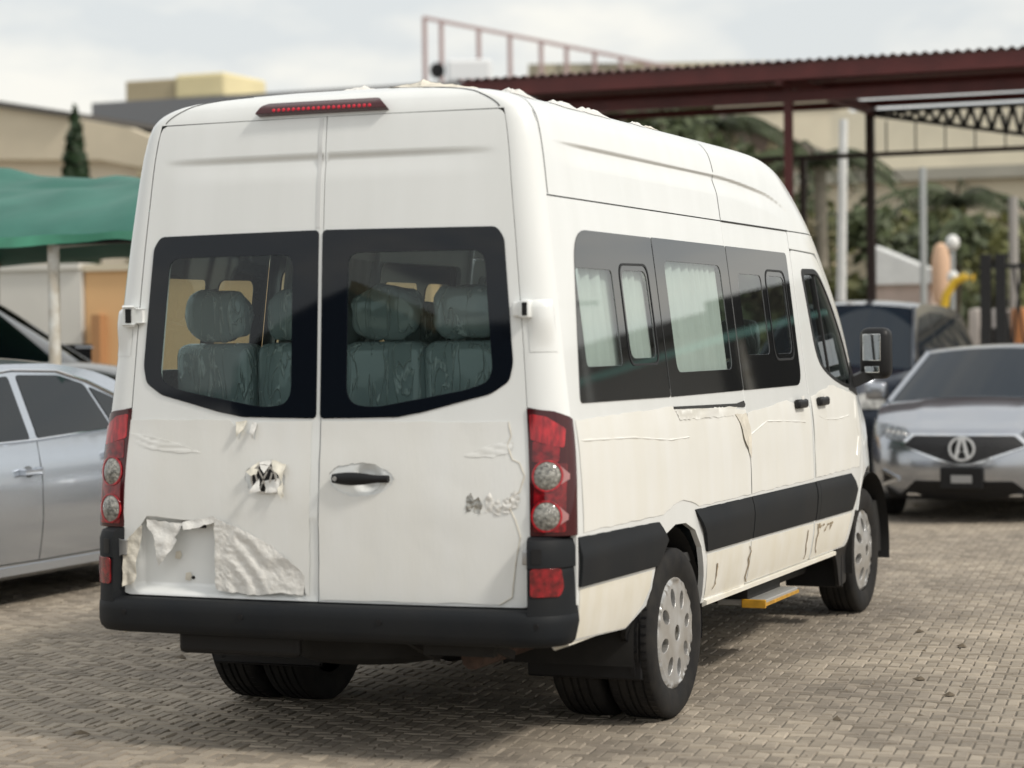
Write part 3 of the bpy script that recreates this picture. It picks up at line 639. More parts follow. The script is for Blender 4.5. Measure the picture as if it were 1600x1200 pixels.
# --- cab front
def xfr(z): return W(z)*(.70+.18*smooth01((z-1.0)/.28))
ou = [(xfr(z), z) for z in zlist(1.285, 2.068, 10)]; ou = ou+[(-x, z) for x, z in ou[::-1]]
WS = rpoly([(-.72, 1.36), (.72, 1.36), (.66, 1.93), (-.66, 1.93)], .08)
fs = panel('windscreen_surround', ou, ffront(), PAINT, bus, [WS], .07, .02, (0, 1, .3))
panel('windscreen', bump_pts(WS, .02), ffront(-.004), glass('windscreen_glass', (.55, .62, .6), 1.6), bus, [], .09, 0, (0, 1, .3))
ou = [(xfr(z), z) for z in zlist(.62, 1.28, 14)]; ou = ou+[(-x, z) for x, z in ou[::-1]]
nose = panel('bonnet', ou, ffront(), PAINT, bus, [], .06, .02, (0, 1, .3))
panel('grille', rpoly([(-.40, .80), (.40, .80), (.46, .97), (-.46, .97)], .03), ffront(.008), BLACK, nose, [], .06, .01, (0, 1, 0))
for s in (1, -1): panel('headlamp', rpoly([(s*.48, .80), (s*.67, .80), (s*.66, 1.04), (s*.52, .98)], .03), ffront(.008), mat('headlamp_glass', (.35, .36, .38), .08, coat=1, var=.5, vscale=30), nose, [], .05, .01, (0, 1, 0))
ou = [(xfr(z), z) for z in zlist(.36, .615, 5)]; ou = ou+[(-x, z) for x, z in ou[::-1]]
panel('front_bumper', ou, ffront(.03), PLAST, bus, [], .08, .05, (0, 1, 0))
for s in (1, -1): panel('front_bumper_corner', [(5.42, .36), (yb(.36)+.02, .36), (yb(.6)+.02, .615), (5.38, .615)], fside(s, .012), PLAST, bus, [], .08, .03, (s, 0, 0))

# --- rear bumper
def bplan(t, ins):
    def base(t):
        a = abs(t); sg = 1 if t >= 0 else -1
        if a <= .8: x = a/.8*.80; return Vector((sg*x, -.072+.045*x*x))
        y0 = -.072+.045*.64; k = (a-.8)/.2*math.pi/2
        return Vector((sg*(.80+.188*math.sin(k)**.9), y0+(.145-y0)*(1-math.cos(k)**.9)))
    p = base(t); tg = base(min(1, t+.004))-base(max(-1, t-.004)); n = Vector((tg.y, -tg.x)).normalized(); return p-n*ins
BP = [(.10, .577), (.030, .577), (.012, .570), (.002, .556), (0, .53), (.0, .485), (.006, .462), (.02, .447), (.06, .440), (.12, .445)]
ts = list(np.linspace(-1, 1, 81))
V = []; F = []
for t in ts:
    for (i_, z) in BP:
        p = bplan(t, i_ if not (abs(t) > .97 and z < .5) else i_+.01); V.append((p.x, p.y, z))
k = len(BP)
for i in range(len(ts)-1):
    for j in range(k-1): F.append((i*k+j, (i+1)*k+j, (i+1)*k+j+1, i*k+j+1))
bmp = MB().add(V, F).build('rear_bumper', PLAST, bus, True)
for s in (1, -1):
    CP = [(.004, .56), (.006, .60), (.010, .70), (.012, .722), (.014, .726), (.006, .73), (.006, .80), (.016, .828), (.04, .838), (.13, .838)]
    tt = list(np.linspace(.834, 1, 20)); V = []; F = []
    for t in tt:
        for (i_, z) in CP:
            p = bplan(s*t, i_); V.append((p.x, p.y, z))
    k = len(CP)
    for i in range(len(tt)-1):
        for j in range(k-1): F.append((i*k+j, (i+1)*k+j, (i+1)*k+j+1, i*k+j+1))
    b0 = len(V)
    for (i_, z) in CP: p = bplan(s*.834, i_+.10); V.append((p.x, p.y, z))
    for j in range(k-1): F.append((j, j+1, b0+j+1, b0+j))
    cp = MB().add(V, F).build('bumper_corner', PLAST, bmp, True)
    def fb(off): return lambda t, z: (lambda p: (p.x, p.y, z))(bplan(t, -off+.008))
    panel('fog_lamp', rpoly([(s*.842, .628), (s*.925, .628), (s*.938, .66), (s*.93, .728), (s*.842, .728)], .012), fb(.006), REDL, bmp, [], .02, .006, (s*.3, -1, 0), h=1e-3)
    panel('hinge_slot', rpoly([(s*.845, .745), (s*.872, .745), (s*.872, .80), (s*.845, .80)], .006), fb(.004), BLACK, bmp, [], .02, .004, (s*.3, -1, 0), h=1e-3)
for x in (-.80, -.28, .29, .86):
    t = x if abs(x) <= .80 else math.copysign(.8+.2*.28, x); p = bplan(t, -.001)
    MB().lathe([(0, 0), (.003, 0), (.003, .010), (0, .011)], 'y', 14, (p.x, p.y, .524), -1).build('parking_sensor', BLACK, bmp, True)
# --- underbody
u_ = MB(); u_.box((-.93, .16, .43), (.93, .90, .56)); u_.box((-.93, 1.75, .42), (.93, 4.3, .58)); u_.box((-.4, .8, .40), (.4, 4.9, .56)); u_.box((-.9, 5.1, .3), (.9, 5.5, .6))
u_.build('chassis', UNDER, bus)
MB().box((-.80, 2.0, .26), (-.25, 3.3, .45), .04).build('tank_shade_box', UNDER, bus)  # low box added to block light and darken the ground beneath
MB().box((.0, 1.9, .27), (.42, 2.9, .43), .06).build('silencer_shade_box', UNDER, bus)  # another added box, hung low to shade the ground under the floor
MB().box((-.75, 3.6, .27), (.75, 4.3, .45), .03).build('gearbox_shade_box', UNDER, bus)  # added low tray, keeps light off the ground near the front axle
MB().tube([(-.75, 1.263, .345), (.75, 1.263, .345)], .06, 10).lathe([(-.14, .02), (-.12, .13), (0, .16), (.12, .13), (.14, .02)], 'x', 16, (0, 1.263, .345)).build('rear_axle', UNDER, bus)
MB().lathe([(-.09, .10), (-.10, .28), (-.07, .34), (0, .35), (.07, .34), (.09, .1)], 'z', 26, (-.05, .62, .40)).build('spare_wheel', UNDER, bus, True)
for s in (1, -1): MB().bar((s*.45, .15, .46), (s*.45, 2.4, .46), .09, .12).build('chassis_rail', UNDER, bus)
MB().tube([(.52, .25, .36), (.52, .9, .36), (.40, 1.6, .38)], .045, 10).build('exhaust_pipe', mat('rusty_steel', (.10, .06, .045), .7, metal=.3, var=.5, vscale=30), bus)
MB().box((.38, .12, .385), (.66, .16, .47)).bar((.30, .14, .44), (.36, .3, .35), .03).bar((.62, .14, .44), (.66, .3, .37), .03).build('tow_bracket', UNDER, bus)
MB().box((-.62, .05, .36), (-.10, .09, .45), .02).build('rear_valance', BLACK, bus)
# --- wheels
TYRE = [(-.085, .225), (-.098, .25), (-.104, .29), (-.100, .325), (-.088, .340), (-.080, .3445), (-.058, .3455), (-.055, .338), (-.049, .338), (-.046, .346), (-.020, .3465), (-.017, .338), (-.011, .338), (-.008, .3465), (.008, .3465), (.011, .338), (.017, .338), (.020, .3465), (.046, .346), (.049, .338), (.055, .338), (.058, .3455), (.080, .3445), (.088, .340), (.100, .325), (.104, .29), (.098, .25), (.085, .225)]
def hubcap(par, s, xo, yc_, zc_, dome, nh):
    outer = ell(0, 0, .230, .230, 48); hs = []
    for i in range(nh):
        a = 2*math.pi*(i+.3)/nh; cx, cy = .148*math.cos(a), .148*math.sin(a)
        hs.append([(cx+.041*math.cos(b)*math.cos(a)-.028*math.sin(b)*math.sin(a), cy+.041*math.cos(b)*math.sin(a)+.028*math.sin(b)*math.cos(a)) for b in np.linspace(0, 2*math.pi, 16, endpoint=False)])
    def f(u, v):
        r = math.hypot(u, v); x = dome*(1-(r/.230)**2)-.014*smooth01((r-.218)/.012)+.006*smooth01((r-.205)/.010)
        return (s*(xo+x), yc_+u, zc_+v)
    o = panel('hubcap', outer, f, SILVER, par, hs+[ell(0, 0, .034, .034, 20)], .018, .03, (s, 0, 0), h=1e-3)
    MB().lathe([(-.05, 0), (-.05, .212)], 'x', 32, (s*xo, yc_, zc_), s).build('wheel_rim', mat('dark_steel_wheel', (.06, .06, .06), .5, metal=.5), par)
    MB().lathe([(-.03, 0), (-.01+dome, 0), (-.012+dome, .022), (-.005+dome, .025), (-.005+dome, .034), (-.03, .034)], 'x', 24, (s*xo, yc_, zc_), s).build('hub_centre', mat('dirty_hub', (.20, .19, .17), .45, metal=.6, var=.6, vscale=60), par, True)
for s in (1, -1):
    for xc in (.895, .66):
        w = MB().lathe(TYRE, 'x', 64, (s*xc, 1.263, .345), s).build('wheel', RUBBER, bus, True)
        if xc > .8:
            hubcap(w, s, .984, 1.263, .345, .012, 8)
            tr_ = MB()
            for i in range(64):
                a = 2*math.pi*i/64; 
                for side in (.070, -.070, .033):
                    b = a+(.02 if side < 0 else 0); rx = .3462
                    c0 = Vector((s*(xc+side), 1.263+rx*math.cos(b), .345+rx*math.sin(b))); tg = Vector((0, -math.sin(b), math.cos(b))); nr = Vector((0, math.cos(b), math.sin(b)))
                    tr_.add([c0-tg*.004+Vector((.012, 0, 0)), c0+tg*.004+Vector((.012, 0, 0)), c0+tg*.004-Vector((.012, 0, 0)), c0-tg*.004-Vector((.012, 0, 0))], [(0, 1, 2, 3)])
            tag(tr_.build('tread_sipes', BLACK, w), kind='stuff')
    w = MB().lathe(TYRE, 'x', 64, (s*.815, 4.93, .345), s).build('wheel', RUBBER, bus, True)
    hubcap(w, s, .892, 4.93, .345, .035, 8)
# --- cabin inside
SEATC = mat('seat_cloth', (.30, .33, .34), .85, var=.2, vscale=30)
def plastic_mat():
    m = bpy.data.materials.new('wrinkled_plastic_wrap'); m.use_nodes = True; n = m.node_tree.nodes; l = m.node_tree.links; p = n['Principled BSDF']
    p.inputs['Base Color'].default_value = (.36, .40, .40, 1); p.inputs['Roughness'].default_value = .16; p.inputs['Coat Weight'].default_value = .5
    t = n.new('ShaderNodeTexCoord'); mpn = n.new('ShaderNodeMapping'); oi = n.new('ShaderNodeObjectInfo'); cx = n.new('ShaderNodeCombineXYZ')
    mu = n.new('ShaderNodeMath'); mu.operation = 'MULTIPLY'; mu.inputs[1].default_value = 40; l.new(oi.outputs['Random'], mu.inputs[0]); l.new(mu.outputs[0], cx.inputs[0]); l.new(mu.outputs[0], cx.inputs[2]); l.new(cx.outputs[0], mpn.inputs['Location'])
    mpn.inputs['Scale'].default_value = (2.6, 2.0, .55); mpn.inputs['Rotation'].default_value = (0, .62, 0); l.new(t.outputs['Object'], mpn.inputs['Vector'])
    v = n.new('ShaderNodeTexNoise'); v.inputs['Scale'].default_value = 7; v.inputs['Detail'].default_value = 3; v.inputs['Distortion'].default_value = .7; l.new(mpn.outputs['Vector'], v.inputs['Vector'])
    r_ = n.new('ShaderNodeValToRGB'); e = r_.color_ramp.elements; e[0].position = .485; e[0].color = (0, 0, 0, 1); e[1].position = .535; e[1].color = (0, 0, 0, 1); e.new(.508).color = (1, 1, 1, 1)
    l.new(v.outputs['Fac'], r_.inputs['Fac'])
    bp = n.new('ShaderNodeBump'); bp.inputs['Strength'].default_value = 1; bp.inputs['Distance'].default_value = .006; l.new(r_.outputs['Color'], bp.inputs['Height']); l.new(bp.outputs['Normal'], p.inputs['Normal']); l.new(bp.outputs['Normal'], p.inputs['Coat Normal'])
    mx = n.new('ShaderNodeMix'); mx.data_type = 'RGBA'; mx.inputs['A'].default_value = (.33, .38, .38, 1); mx.inputs['B'].default_value = (.62, .67, .66, 1); l.new(r_.outputs['Color'], mx.inputs['Factor']); l.new(mx.outputs['Result'], p.inputs['Base Color'])  # fold ridges lightened in the base colour, painting the wrap's highlights
    return m
WRAP = plastic_mat()
MB().box((-.93, .10, .60), (.93, 4.4, .64)).build('cabin_floor', mat('floor_vinyl', (.05, .05, .05), .7), bus)
MB().box((-.93, 4.55, .62), (.93, 4.75, 1.22), .03).build('dashboard', mat('dash_grey', (.06, .06, .065), .6), bus)
LIN = mat('cabin_lining', (.66, .67, .65), .8)
grid('headliner', lambda u, v: (-.76+1.52*u, .25+4.0*v, 2.10+.18*math.sin(math.pi*u)), 10, 3, LIN, bus, ref=(0, 0, -1))
def seat(x, y, zt, w=.355, hz=.21):
    b = bmesh.new(); 
    m_ = MB(); m_.box((x-w/2, y, .95), (x+w/2, y+.16, zt), .05)
    st_ = m_.build('seat', WRAP, bus, True)
    MB().box((x-w/2, y+.10, .92), (x+w/2, y+.55, 1.06), .05).build('seat_cushion', WRAP, st_, True)
    def hr(u, v):
        a = 2*math.pi*u; el = (v-.5)*math.pi; ce = math.cos(el); f = lambda q, e: math.copysign(abs(q)**e, q)
        px = .140*f(math.cos(a)*ce, .62); pz = hz/2*f(math.sin(el), .62); py = .06*f(math.sin(a)*ce, .7)
        n_ = noise.noise(Vector((px*14+x*5, pz*14, py*14)))*.016+noise.noise(Vector((px*34+x*7, pz*20, py*30)))*.007
        k = 1+n_/.12; return (x+px*k, y+.07+py*k, zt+.005+hz/2+pz*k)
    grid('headrest', hr, 30, 18, WRAP, st_)
    MB().box((x-.12, y+.5, .64), (x+.12, y+.54, .95)).build('seat_leg', BLACK, st_)
    return st_
for x in (-.70, -.33, .05, .40): seat(x, .48, 1.545)
for yy in (1.45, 2.35):
    for x in (-.66, -.28, .55): seat(x, yy, 1.50)
for x in (-.5, .5): seat(x, 3.75, 1.42)
CURT = mat('white_curtain', (.84, .85, .82), .85, var=.1, vscale=30, stretch=(1, 1, .05))
for (y0, y1, s) in ((.36, 1.24, 1), (1.40, 2.30, 1), (1.42, 2.3, -1)):
    grid('curtain', lambda u, v, y0=y0, y1=y1, s=s: (s*(W(1.25+.68*v)-.032-.012*math.sin(u*(y1-y0)*70+2*math.sin(u*9))), y0+(y1-y0)*u, 1.25+.68*v), 90, 4, CURT, bus)
# ------------------------------------------------------------------ ground: paved yard
def ground_material():
    m = bpy.data.materials.new('far_paving'); m.use_nodes = True; n = m.node_tree.nodes; l = m.node_tree.links; b = n['Principled BSDF']
    t = n.new('ShaderNodeTexCoord'); mpn = n.new('ShaderNodeMapping'); mpn.inputs['Rotation'].default_value = (0, 0, R(84)); l.new(t.outputs['Object'], mpn.inputs['Vector'])
    br = n.new('ShaderNodeTexBrick'); br.inputs['Scale'].default_value = 1; br.inputs['Brick Width'].default_value = .104; br.inputs['Row Height'].default_value = .052; br.inputs['Mortar Size'].default_value = .006
    br.inputs['Color1'].default_value = (.36, .325, .275, 1); br.inputs['Color2'].default_value = (.30, .27, .23, 1); br.inputs['Mortar'].default_value = (.20, .175, .14, 1)
    l.new(mpn.outputs['Vector'], br.inputs['Vector'])
    x = n.new('ShaderNodeTexNoise'); x.inputs['Scale'].default_value = .8; x.inputs['Detail'].default_value = 6; l.new(t.outputs['Object'], x.inputs['Vector'])
    mx = n.new('ShaderNodeMix'); mx.data_type = 'RGBA'; mx.blend_type = 'MULTIPLY'; mx.inputs['Factor'].default_value = .5
    l.new(br.outputs['Color'], mx.inputs['A']); l.new(x.outputs['Color'], mx.inputs['B'])
    l.new(br.outputs['Color'], b.inputs['Base Color']); b.inputs['Roughness'].default_value = .85
    return m
def paver_material():
    m = bpy.data.materials.new('paver'); m.use_nodes = True; n = m.node_tree.nodes; l = m.node_tree.links; b = n['Principled BSDF']
    at_ = n.new('ShaderNodeAttribute'); at_.attribute_name = 'rnd'
    rp = n.new('ShaderNodeValToRGB'); e = rp.color_ramp.elements
    e[0].color = (.262, .228, .184, 1); e[1].color = (.42, .366, .297, 1); e.new(.5).color = (.336, .292, .238, 1)
    l.new(at_.outputs['Fac'], rp.inputs['Fac'])
    t = n.new('ShaderNodeNewGeometry')
    x = n.new('ShaderNodeTexNoise'); x.inputs['Scale'].default_value = .75; x.inputs['Detail'].default_value = 9; x.inputs['Roughness'].default_value = .65; l.new(t.outputs['Position'], x.inputs['Vector'])
    r2_ = n.new('ShaderNodeValToRGB'); r2_.color_ramp.elements[0].position = .33; r2_.color_ramp.elements[1].position = .62; r2_.color_ramp.elements[0].color = (.55, .54, .54, 1); r2_.color_ramp.elements[1].color = (1.05, 1.03, 1, 1)
    l.new(x.outputs['Fac'], r2_.inputs['Fac'])
    mx = n.new('ShaderNodeMix'); mx.data_type = 'RGBA'; mx.blend_type = 'MULTIPLY'; mx.inputs['Factor'].default_value = 1
    l.new(rp.outputs['Color'], mx.inputs['A']); l.new(r2_.outputs['Color'], mx.inputs['B']); l.new(mx.outputs['Result'], b.inputs['Base Color'])
    x2 = n.new('ShaderNodeTexNoise'); x2.inputs['Scale'].default_value = 140; x2.inputs['Detail'].default_value = 4; l.new(t.outputs['Position'], x2.inputs['Vector'])
    bp = n.new('ShaderNodeBump'); bp.inputs['Strength'].default_value = .35; bp.inputs['Distance'].default_value = .004; l.new(x2.outputs['Fac'], bp.inputs['Height']); l.new(bp.outputs['Normal'], b.inputs['Normal'])
    b.inputs['Roughness'].default_value = .8
    return m
S_ = 900
gnd = mk('ground', [(-S_, -S_, -.02), (S_, -S_, -.02), (S_, S_, -.02), (-S_, S_, -.02)], [(0, 1, 2, 3)], ground_material()); tag(gnd, kind='structure', label='paved yard of small worn grey-brown blocks')
PM = paver_material()
PL, PW, JT = .110, .055, .004
ang = R(96); ca, sa = math.cos(ang), math.sin(ang)
cam2 = Vector((CAM.x, CAM.y)); f2 = Vector((fwd.x, fwd.y)).normalized(); g2 = Vector((rgt.x, rgt.y)).normalized()
cells = []
for k in range(-560, 560):
    for n_ in range(-140, 140):
        for (a, b, tw) in ((k+4*n_+1, k+.5, 0), (k+4*n_+2.5, k, 1)):
            a *= PW; b *= PW; x = a*ca-b*sa-1.0; y = a*sa+b*ca+5
            dv = Vector((x, y))-cam2; dp = dv.dot(f2); lt = dv.dot(g2)
            if 5.2 < dp < 21 and abs(lt) < dp*.235+2.2: cells.append((x, y, dp, lt, tw))
def paver_shape(rnd):
    w, h, c = (PL-JT)/2, (PW-JT)/2, .006
    tz = [rnd.uniform(-.0025, .0025) for _ in range(4)]; dz = rnd.uniform(-.003, .002)
    o = [(-w, -h), (w, -h), (w, h), (-w, h)]; i_ = [(-w+c, -h+c), (w-c, -h+c), (w-c, h-c), (-w+c, h-c)]
    V = [(p[0], p[1], -.0075) for p in o]+[(p[0], p[1], tz[k]+dz) for k, p in enumerate(i_)]
    F = [(4, 5, 6, 7), (0, 1, 5, 4), (1, 2, 6, 5), (2, 3, 7, 6), (3, 0, 4, 7)]
    return V, F
rp_ = random.Random(3)
vis = [c for c in cells if abs(c[3]) < c[2]*.228 and c[2] > 8.05]; vis.sort(key=lambda c: c[2])
near = set((c[0], c[1]) for c in vis[:300])
pms = []
for k in range(16):
    V, F = paver_shape(rp_); me = bpy.data.meshes.new('paver'); me.from_pydata(V, [], F); a = me.attributes.new('rnd', 'FLOAT', 'POINT'); a.data.foreach_set('value', [rp_.random()]*8); me.materials.append(PM); pms.append(me)
BV = []; BF = []; BR = []
for (x, y, dp, lt, tw) in cells:
    if (x, y) in near:
        o = bpy.data.objects.new('paver', rp_.choice(pms)); COL.objects.link(o); o.parent = gnd; o.location = (x, y, .0); o.rotation_euler = (0, 0, ang+tw*math.pi/2+rp_.uniform(-.02, .02))
    else:
        V, F = paver_shape(rp_); an = ang+tw*math.pi/2+rp_.uniform(-.025, .025); c_, s_ = math.cos(an), math.sin(an); b0 = len(BV); r_ = rp_.random()
        BV += [(x+v[0]*c_-v[1]*s_, y+v[0]*s_+v[1]*c_, v[2]) for v in V]; BF += [tuple(i+b0 for i in f) for f in F]; BR += [r_]*8
pf = mk('paver_field', BV, BF, PM, gnd); a = pf.data.attributes.new('rnd', 'FLOAT', 'POINT'); a.data.foreach_set('value', BR); tag(pf, kind='stuff')
# specks of grit and dry leaf on the paving
rg = random.Random(77); GV = []; GF = []
for _ in range(420):
    dp = 7.6+13*rg.random()**1.6; lt = rg.uniform(-1, 1)*dp*.24; q = cam2+f2*dp+g2*lt; r_ = rg.uniform(.003, .009)*(1+2.2*(rg.random() < .08)); a0 = rg.uniform(0, 6.28); b0 = len(GV)
    pts_ = [(q.x+r_*(1.6 if k % 2 else .7)*math.cos(a0+k*1.26)*rg.uniform(.7, 1.2), q.y+r_*math.sin(a0+k*1.26)*rg.uniform(.7, 1.2), .003) for k in range(5)]
    GV += pts_+[(q.x, q.y, .003+r_*.6)]; GF += [(b0+k, b0+(k+1) % 5, b0+5) for k in range(5)]
tag(mk('grit', GV, GF, mat('grit', (.07, .055, .04), .9, var=.7, vscale=3, var_col=(.20, .16, .11)), gnd), kind='stuff')
# sand in the joints
jq = [cam2+f2*d_+g2*l_ for d_, l_ in ((5.1, -3.5), (5.1, 3.5), (21.1, 7.25), (21.1, -7.25))]
mk('joint_sand', [(p.x, p.y, -.006) for p in jq], [(0, 1, 2, 3)], mat('joint_sand', (.17, .148, .118), .95, var=.4, vscale=30), gnd)

# ------------------------------------------------------------------ cars
CG = mat('car_window_tint', (.012, .017, .022), .03, ior=1.45)
CGW = mat('windscreen_tint', (.010, .016, .024), .03, ior=1.28)
RIM = mat('alloy_rim', (.45, .46, .47), .3, metal=.8)
def make_car(name, label, P, paint, loc, rz, details=None):
    root = empty(name, loc, rz, label, P.get('cat', 'car'))
    Wd, n = P['W'], 2.6; af, ar = P['af'], P['ar']; zp = interp([.15, .3, .55, .75, 1.0, 1.3], P.get('zp', [.93, .97, 1.0, .995, .95, .93]))
    yfz = interp(*P['yf']); yrz = interp(*P['yr']); sh = interp(*P['sh'])
    def X(y, z):
        t = min(max((y-yfz(z)+af)/af, 0), .9999); u = min(max((yrz(z)+ar-y)/ar, 0), .9999)
        return Wd*zp(z)*(1-t**n)**(1/n)*(1-u**n)**(1/n)
    def Yf(x, z): q = min(abs(x)/(Wd*zp(z)), .9999); return yfz(z)-af+af*(1-q**n)**(1/n)
    def Yr(x, z): q = min(abs(x)/(Wd*zp(z)), .9999); return yrz(z)+ar-ar*(1-q**n)**(1/n)
    fr = .80; kb = 1-(1-fr**n)**(1/n)
    ybf = lambda z: yfz(z)-af*kb; ybr = lambda z: yrz(z)+ar*kb
    zt, zr_ = P['ztf'], P['ztr']
    for _ in range(20): zt = .5*zt+.5*sh(ybf(zt)); zr_ = .5*zr_+.5*sh(ybr(zr_))
    z0 = P.get('z0', .2); r = P['wr']
    info = dict(X=X, Yf=Yf, Yr=Yr, root=root)
    # side panels
    for s in (1, -1):
        bot = []
        for ax in (P['ax'][1], P['ax'][0]):
            bot.append((ax-(r+.06), z0))
            for a in np.linspace(math.pi, 0, 13):
                z = r+(r+.06)*math.sin(a); bot.append((ax+(r+.06)*math.cos(a), max(z0, z)))
            bot.append((ax+(r+.06), z0))
        bot = [(ybr(z0), z0)]+bot+[(ybf(z0), z0)]
        fe = [(ybf(z), z) for z in zlist(z0+.05, zt-.01, 6)]; re = [(ybr(z), z) for z in zlist(zr_-.01, z0+.05, 6)]
        ys_ = np.linspace(ybf(zt), ybr(zr_), 34); top = [(y, sh(y)) for y in ys_]
        poly = bot+fe+top+re
        sp_ = panel('body_side', poly, lambda y, z, s=s: (s*X(y, z), y, z), paint, root, [], .09, .02, (s, 0, 0)); info['side', s] = sp_
        for gp in P.get('gaps', []):
            strip('door_gap', [(s*X(y, z), y, z) for y, z in ores(gp, .06)], (s, 0, 0), .006, GAP, sp_, .0012)
        MB().prism([(Wd*.90, z0-.03), (Wd*.965, z0), (Wd*.965, z0+.05), (Wd*.88, z0+.03)], lambda x, z: (s*x, P['ax'][1]+r+.08, z), lambda x, z: (s*x, P['ax'][0]-r-.08, z)).build('sill', paint, root)
        for ax in P['ax']:
            grid('arch_liner', lambda u, v, ax=ax: (s*(.45+v*(Wd*.93-.45)), ax-(r+.07)*math.cos(math.pi*u), r+(r+.07)*math.sin(math.pi*u)), 12, 1, UNDER, root)
            wx = Wd*P.get('wx', .88)
            w = MB().lathe([(-.08, r*.62), (-.10, r*.8), (-.09, r*.95), (-.06, r), (.06, r), (.09, r*.95), (.10, r*.8), (.08, r*.62)], 'x', 32, (s*wx, ax, r), s).build('wheel', RUBBER, root, True)
            hs = []
            for i in range(5):
                a = 2*math.pi*i/5+.3; hs.append(rpoly([(r*.25*math.cos(a), r*.25*math.sin(a)), (r*.56*math.cos(a-.42), r*.56*math.sin(a-.42)), (r*.56*math.cos(a+.42), r*.56*math.sin(a+.42))], .02))
            panel('rim', ell(0, 0, r*.65, r*.65, 30), lambda u, v, ax=ax: (s*(wx+.085-.03*(math.hypot(u, v)/r)), ax+u, r+v), RIM, w, hs, .05, .02, (s, 0, 0))
            MB().lathe([(-.0, 0), (0, r*.64)], 'x', 20, (s*(wx+.03), ax, r), s).build('brake_backing', BLACK, w)
        for hd in P.get('handles', []):
            y, z = hd; x = X(y, z); hb_ = MB(); hb_.box((s*(x+.008), y-.09, z-.014), (s*(x+.035), y+.09, z+.014), .010)
            hb_.build('door_handle', P.get('handle_mat', paint), sp_, True)
            panel('handle_cup', ell(y, z, .05, .035, 16), lambda yy, zz, s=s: (s*(X(yy, zz)+.001), yy, zz), mat('handle_recess', (.18, .19, .20), .4, metal=.5), sp_, [], .03, 0, (s, 0, 0))
    # front and rear faces
    ou = [(fr*Wd*zp(z), z) for z in zlist(z0, zt, 8)]; ou += [(-x, z) for x, z in ou[::-1]]
    info['front'] = panel('front_bumper', ou, lambda x, z: (x, Yf(x, z), z), paint, root, [], .07, .02, (0, 1, 0))
    ou = [(fr*Wd*zp(z), z) for z in zlist(z0, zr_, 8)]; ou += [(-x, z) for x, z in ou[::-1]]
    info['rear'] = panel('rear_bumper', ou, lambda x, z: (x, Yr(x, z), z), paint, root, [], .09, .02, (0, -1, 0))
    # bonnet and boot
    def deck(ya, yend, ybd, ztop, c0, Yx, bul):
        def f(u, v):
            q = 2*u-1; ye = ya+(ybd-ya)*v; xe = X(ye, sh(ye)); x = q*xe
            yA = ya+bul*(1-q*q); yB = Yx(q*fr*Wd*zp(ztop), ztop)
            y = yA+(yB-yA)*v; cr_ = c0*(1-v**3); pw = abs(q)**3
            z = sh(ye)+cr_*(1-q*q)-.0*pw
            if P.get('hoodline') and ybd > 0: z += .014*(1-smooth01(abs(abs(q)-.52)/.13))*(1-v)**.3*v**.2
            return (x, y, z)
        return f
    yc_, yd_ = P['yc'], P['yd']
    info['bonnet'] = grid('bonnet', deck(yc_, 0, ybf(zt), zt, P.get('crown', .07), Yf, .12), 28, 16, paint, root, ref=(0, 0, 1))
    if P.get('boot', True): info['boot'] = grid('boot_lid', deck(yd_, 0, ybr(zr_), zr_, .04, Yr, -.10), 20, 10, paint, root, ref=(0, 0, 1))
    # greenhouse
    tl = P.get('tilt', .42); RL = P['roof']; rl = interp([p[0] for p in RL], [p[1] for p in RL]); cr0 = P.get('rcrown', .05)
    def gx(y, z): return X(min(max(y, yd_), yc_), sh(y))*.985-tl*max(0, z-sh(y))
    def gs(s, off=0): return lambda y, z: (s*(gx(y, z)+off), y, z)
    poly = [(y, sh(y)-.01) for y in np.linspace(yd_, yc_, 14)]+[(y, rl(y)) for y in np.linspace(yc_-.03, yd_+.03, 30)]
    for s in (1, -1):
        g = panel('cabin_side', poly, gs(s), P.get('pillar', paint), root, [], .08, .01, (s, 0, .3)); info['cabin', s] = g
        for wpoly in P['win']:
            panel('side_window', rpoly(wpoly, .03), gs(s, .005), P.get('glass', CG), g, [], .08, .003, (s, 0, .3))
        if P.get('trim'):
            tt = P['trim']; MB().tube([(s*(gx(y, z)+.006), y, z) for y, z in tt], .008, 5).build('window_trim', CHROME, g)
    yF, yB = P['yrf'], P['yrr']
    grid('roof', lambda u, v: ((2*u-1)*gx(yB+(yF-yB)*v, rl(yB+(yF-yB)*v)), yB+(yF-yB)*v+(.09*(v)-.07*(1-v))*(1-(2*u-1)**2)*(abs(2*v-1)), rl(yB+(yF-yB)*v)+cr0*(1-(2*u-1)**2)), 20, 12, P.get('roofm', paint), root, ref=(0, 0, 1))
    def scr(ya, yb_, ba, bb, ca_, off=0):
        def f(u, v):
            q = (2*u-1)*.985; za, zb = sh(ya), rl(yb_)
            A = Vector((q*gx(ya, za), ya+ba*(1-q*q), za+ca_*(1-q*q))); B = Vector((q*gx(yb_, zb), yb_+bb*(1-q*q), zb+cr0*(1-q*q)))
            return A.lerp(B, v)
        return f
    fw = scr(yc_, yF, .12, .09, P.get('crown', .07)*.98)
    info['screen'] = grid('windscreen', fw, 20, 10, CGW, root, ref=(0, 1, .5))
    grid('rear_screen', scr(yd_, yB, -.10, -.07, .04), 20, 8, CG, root, ref=(0, -1, .5))
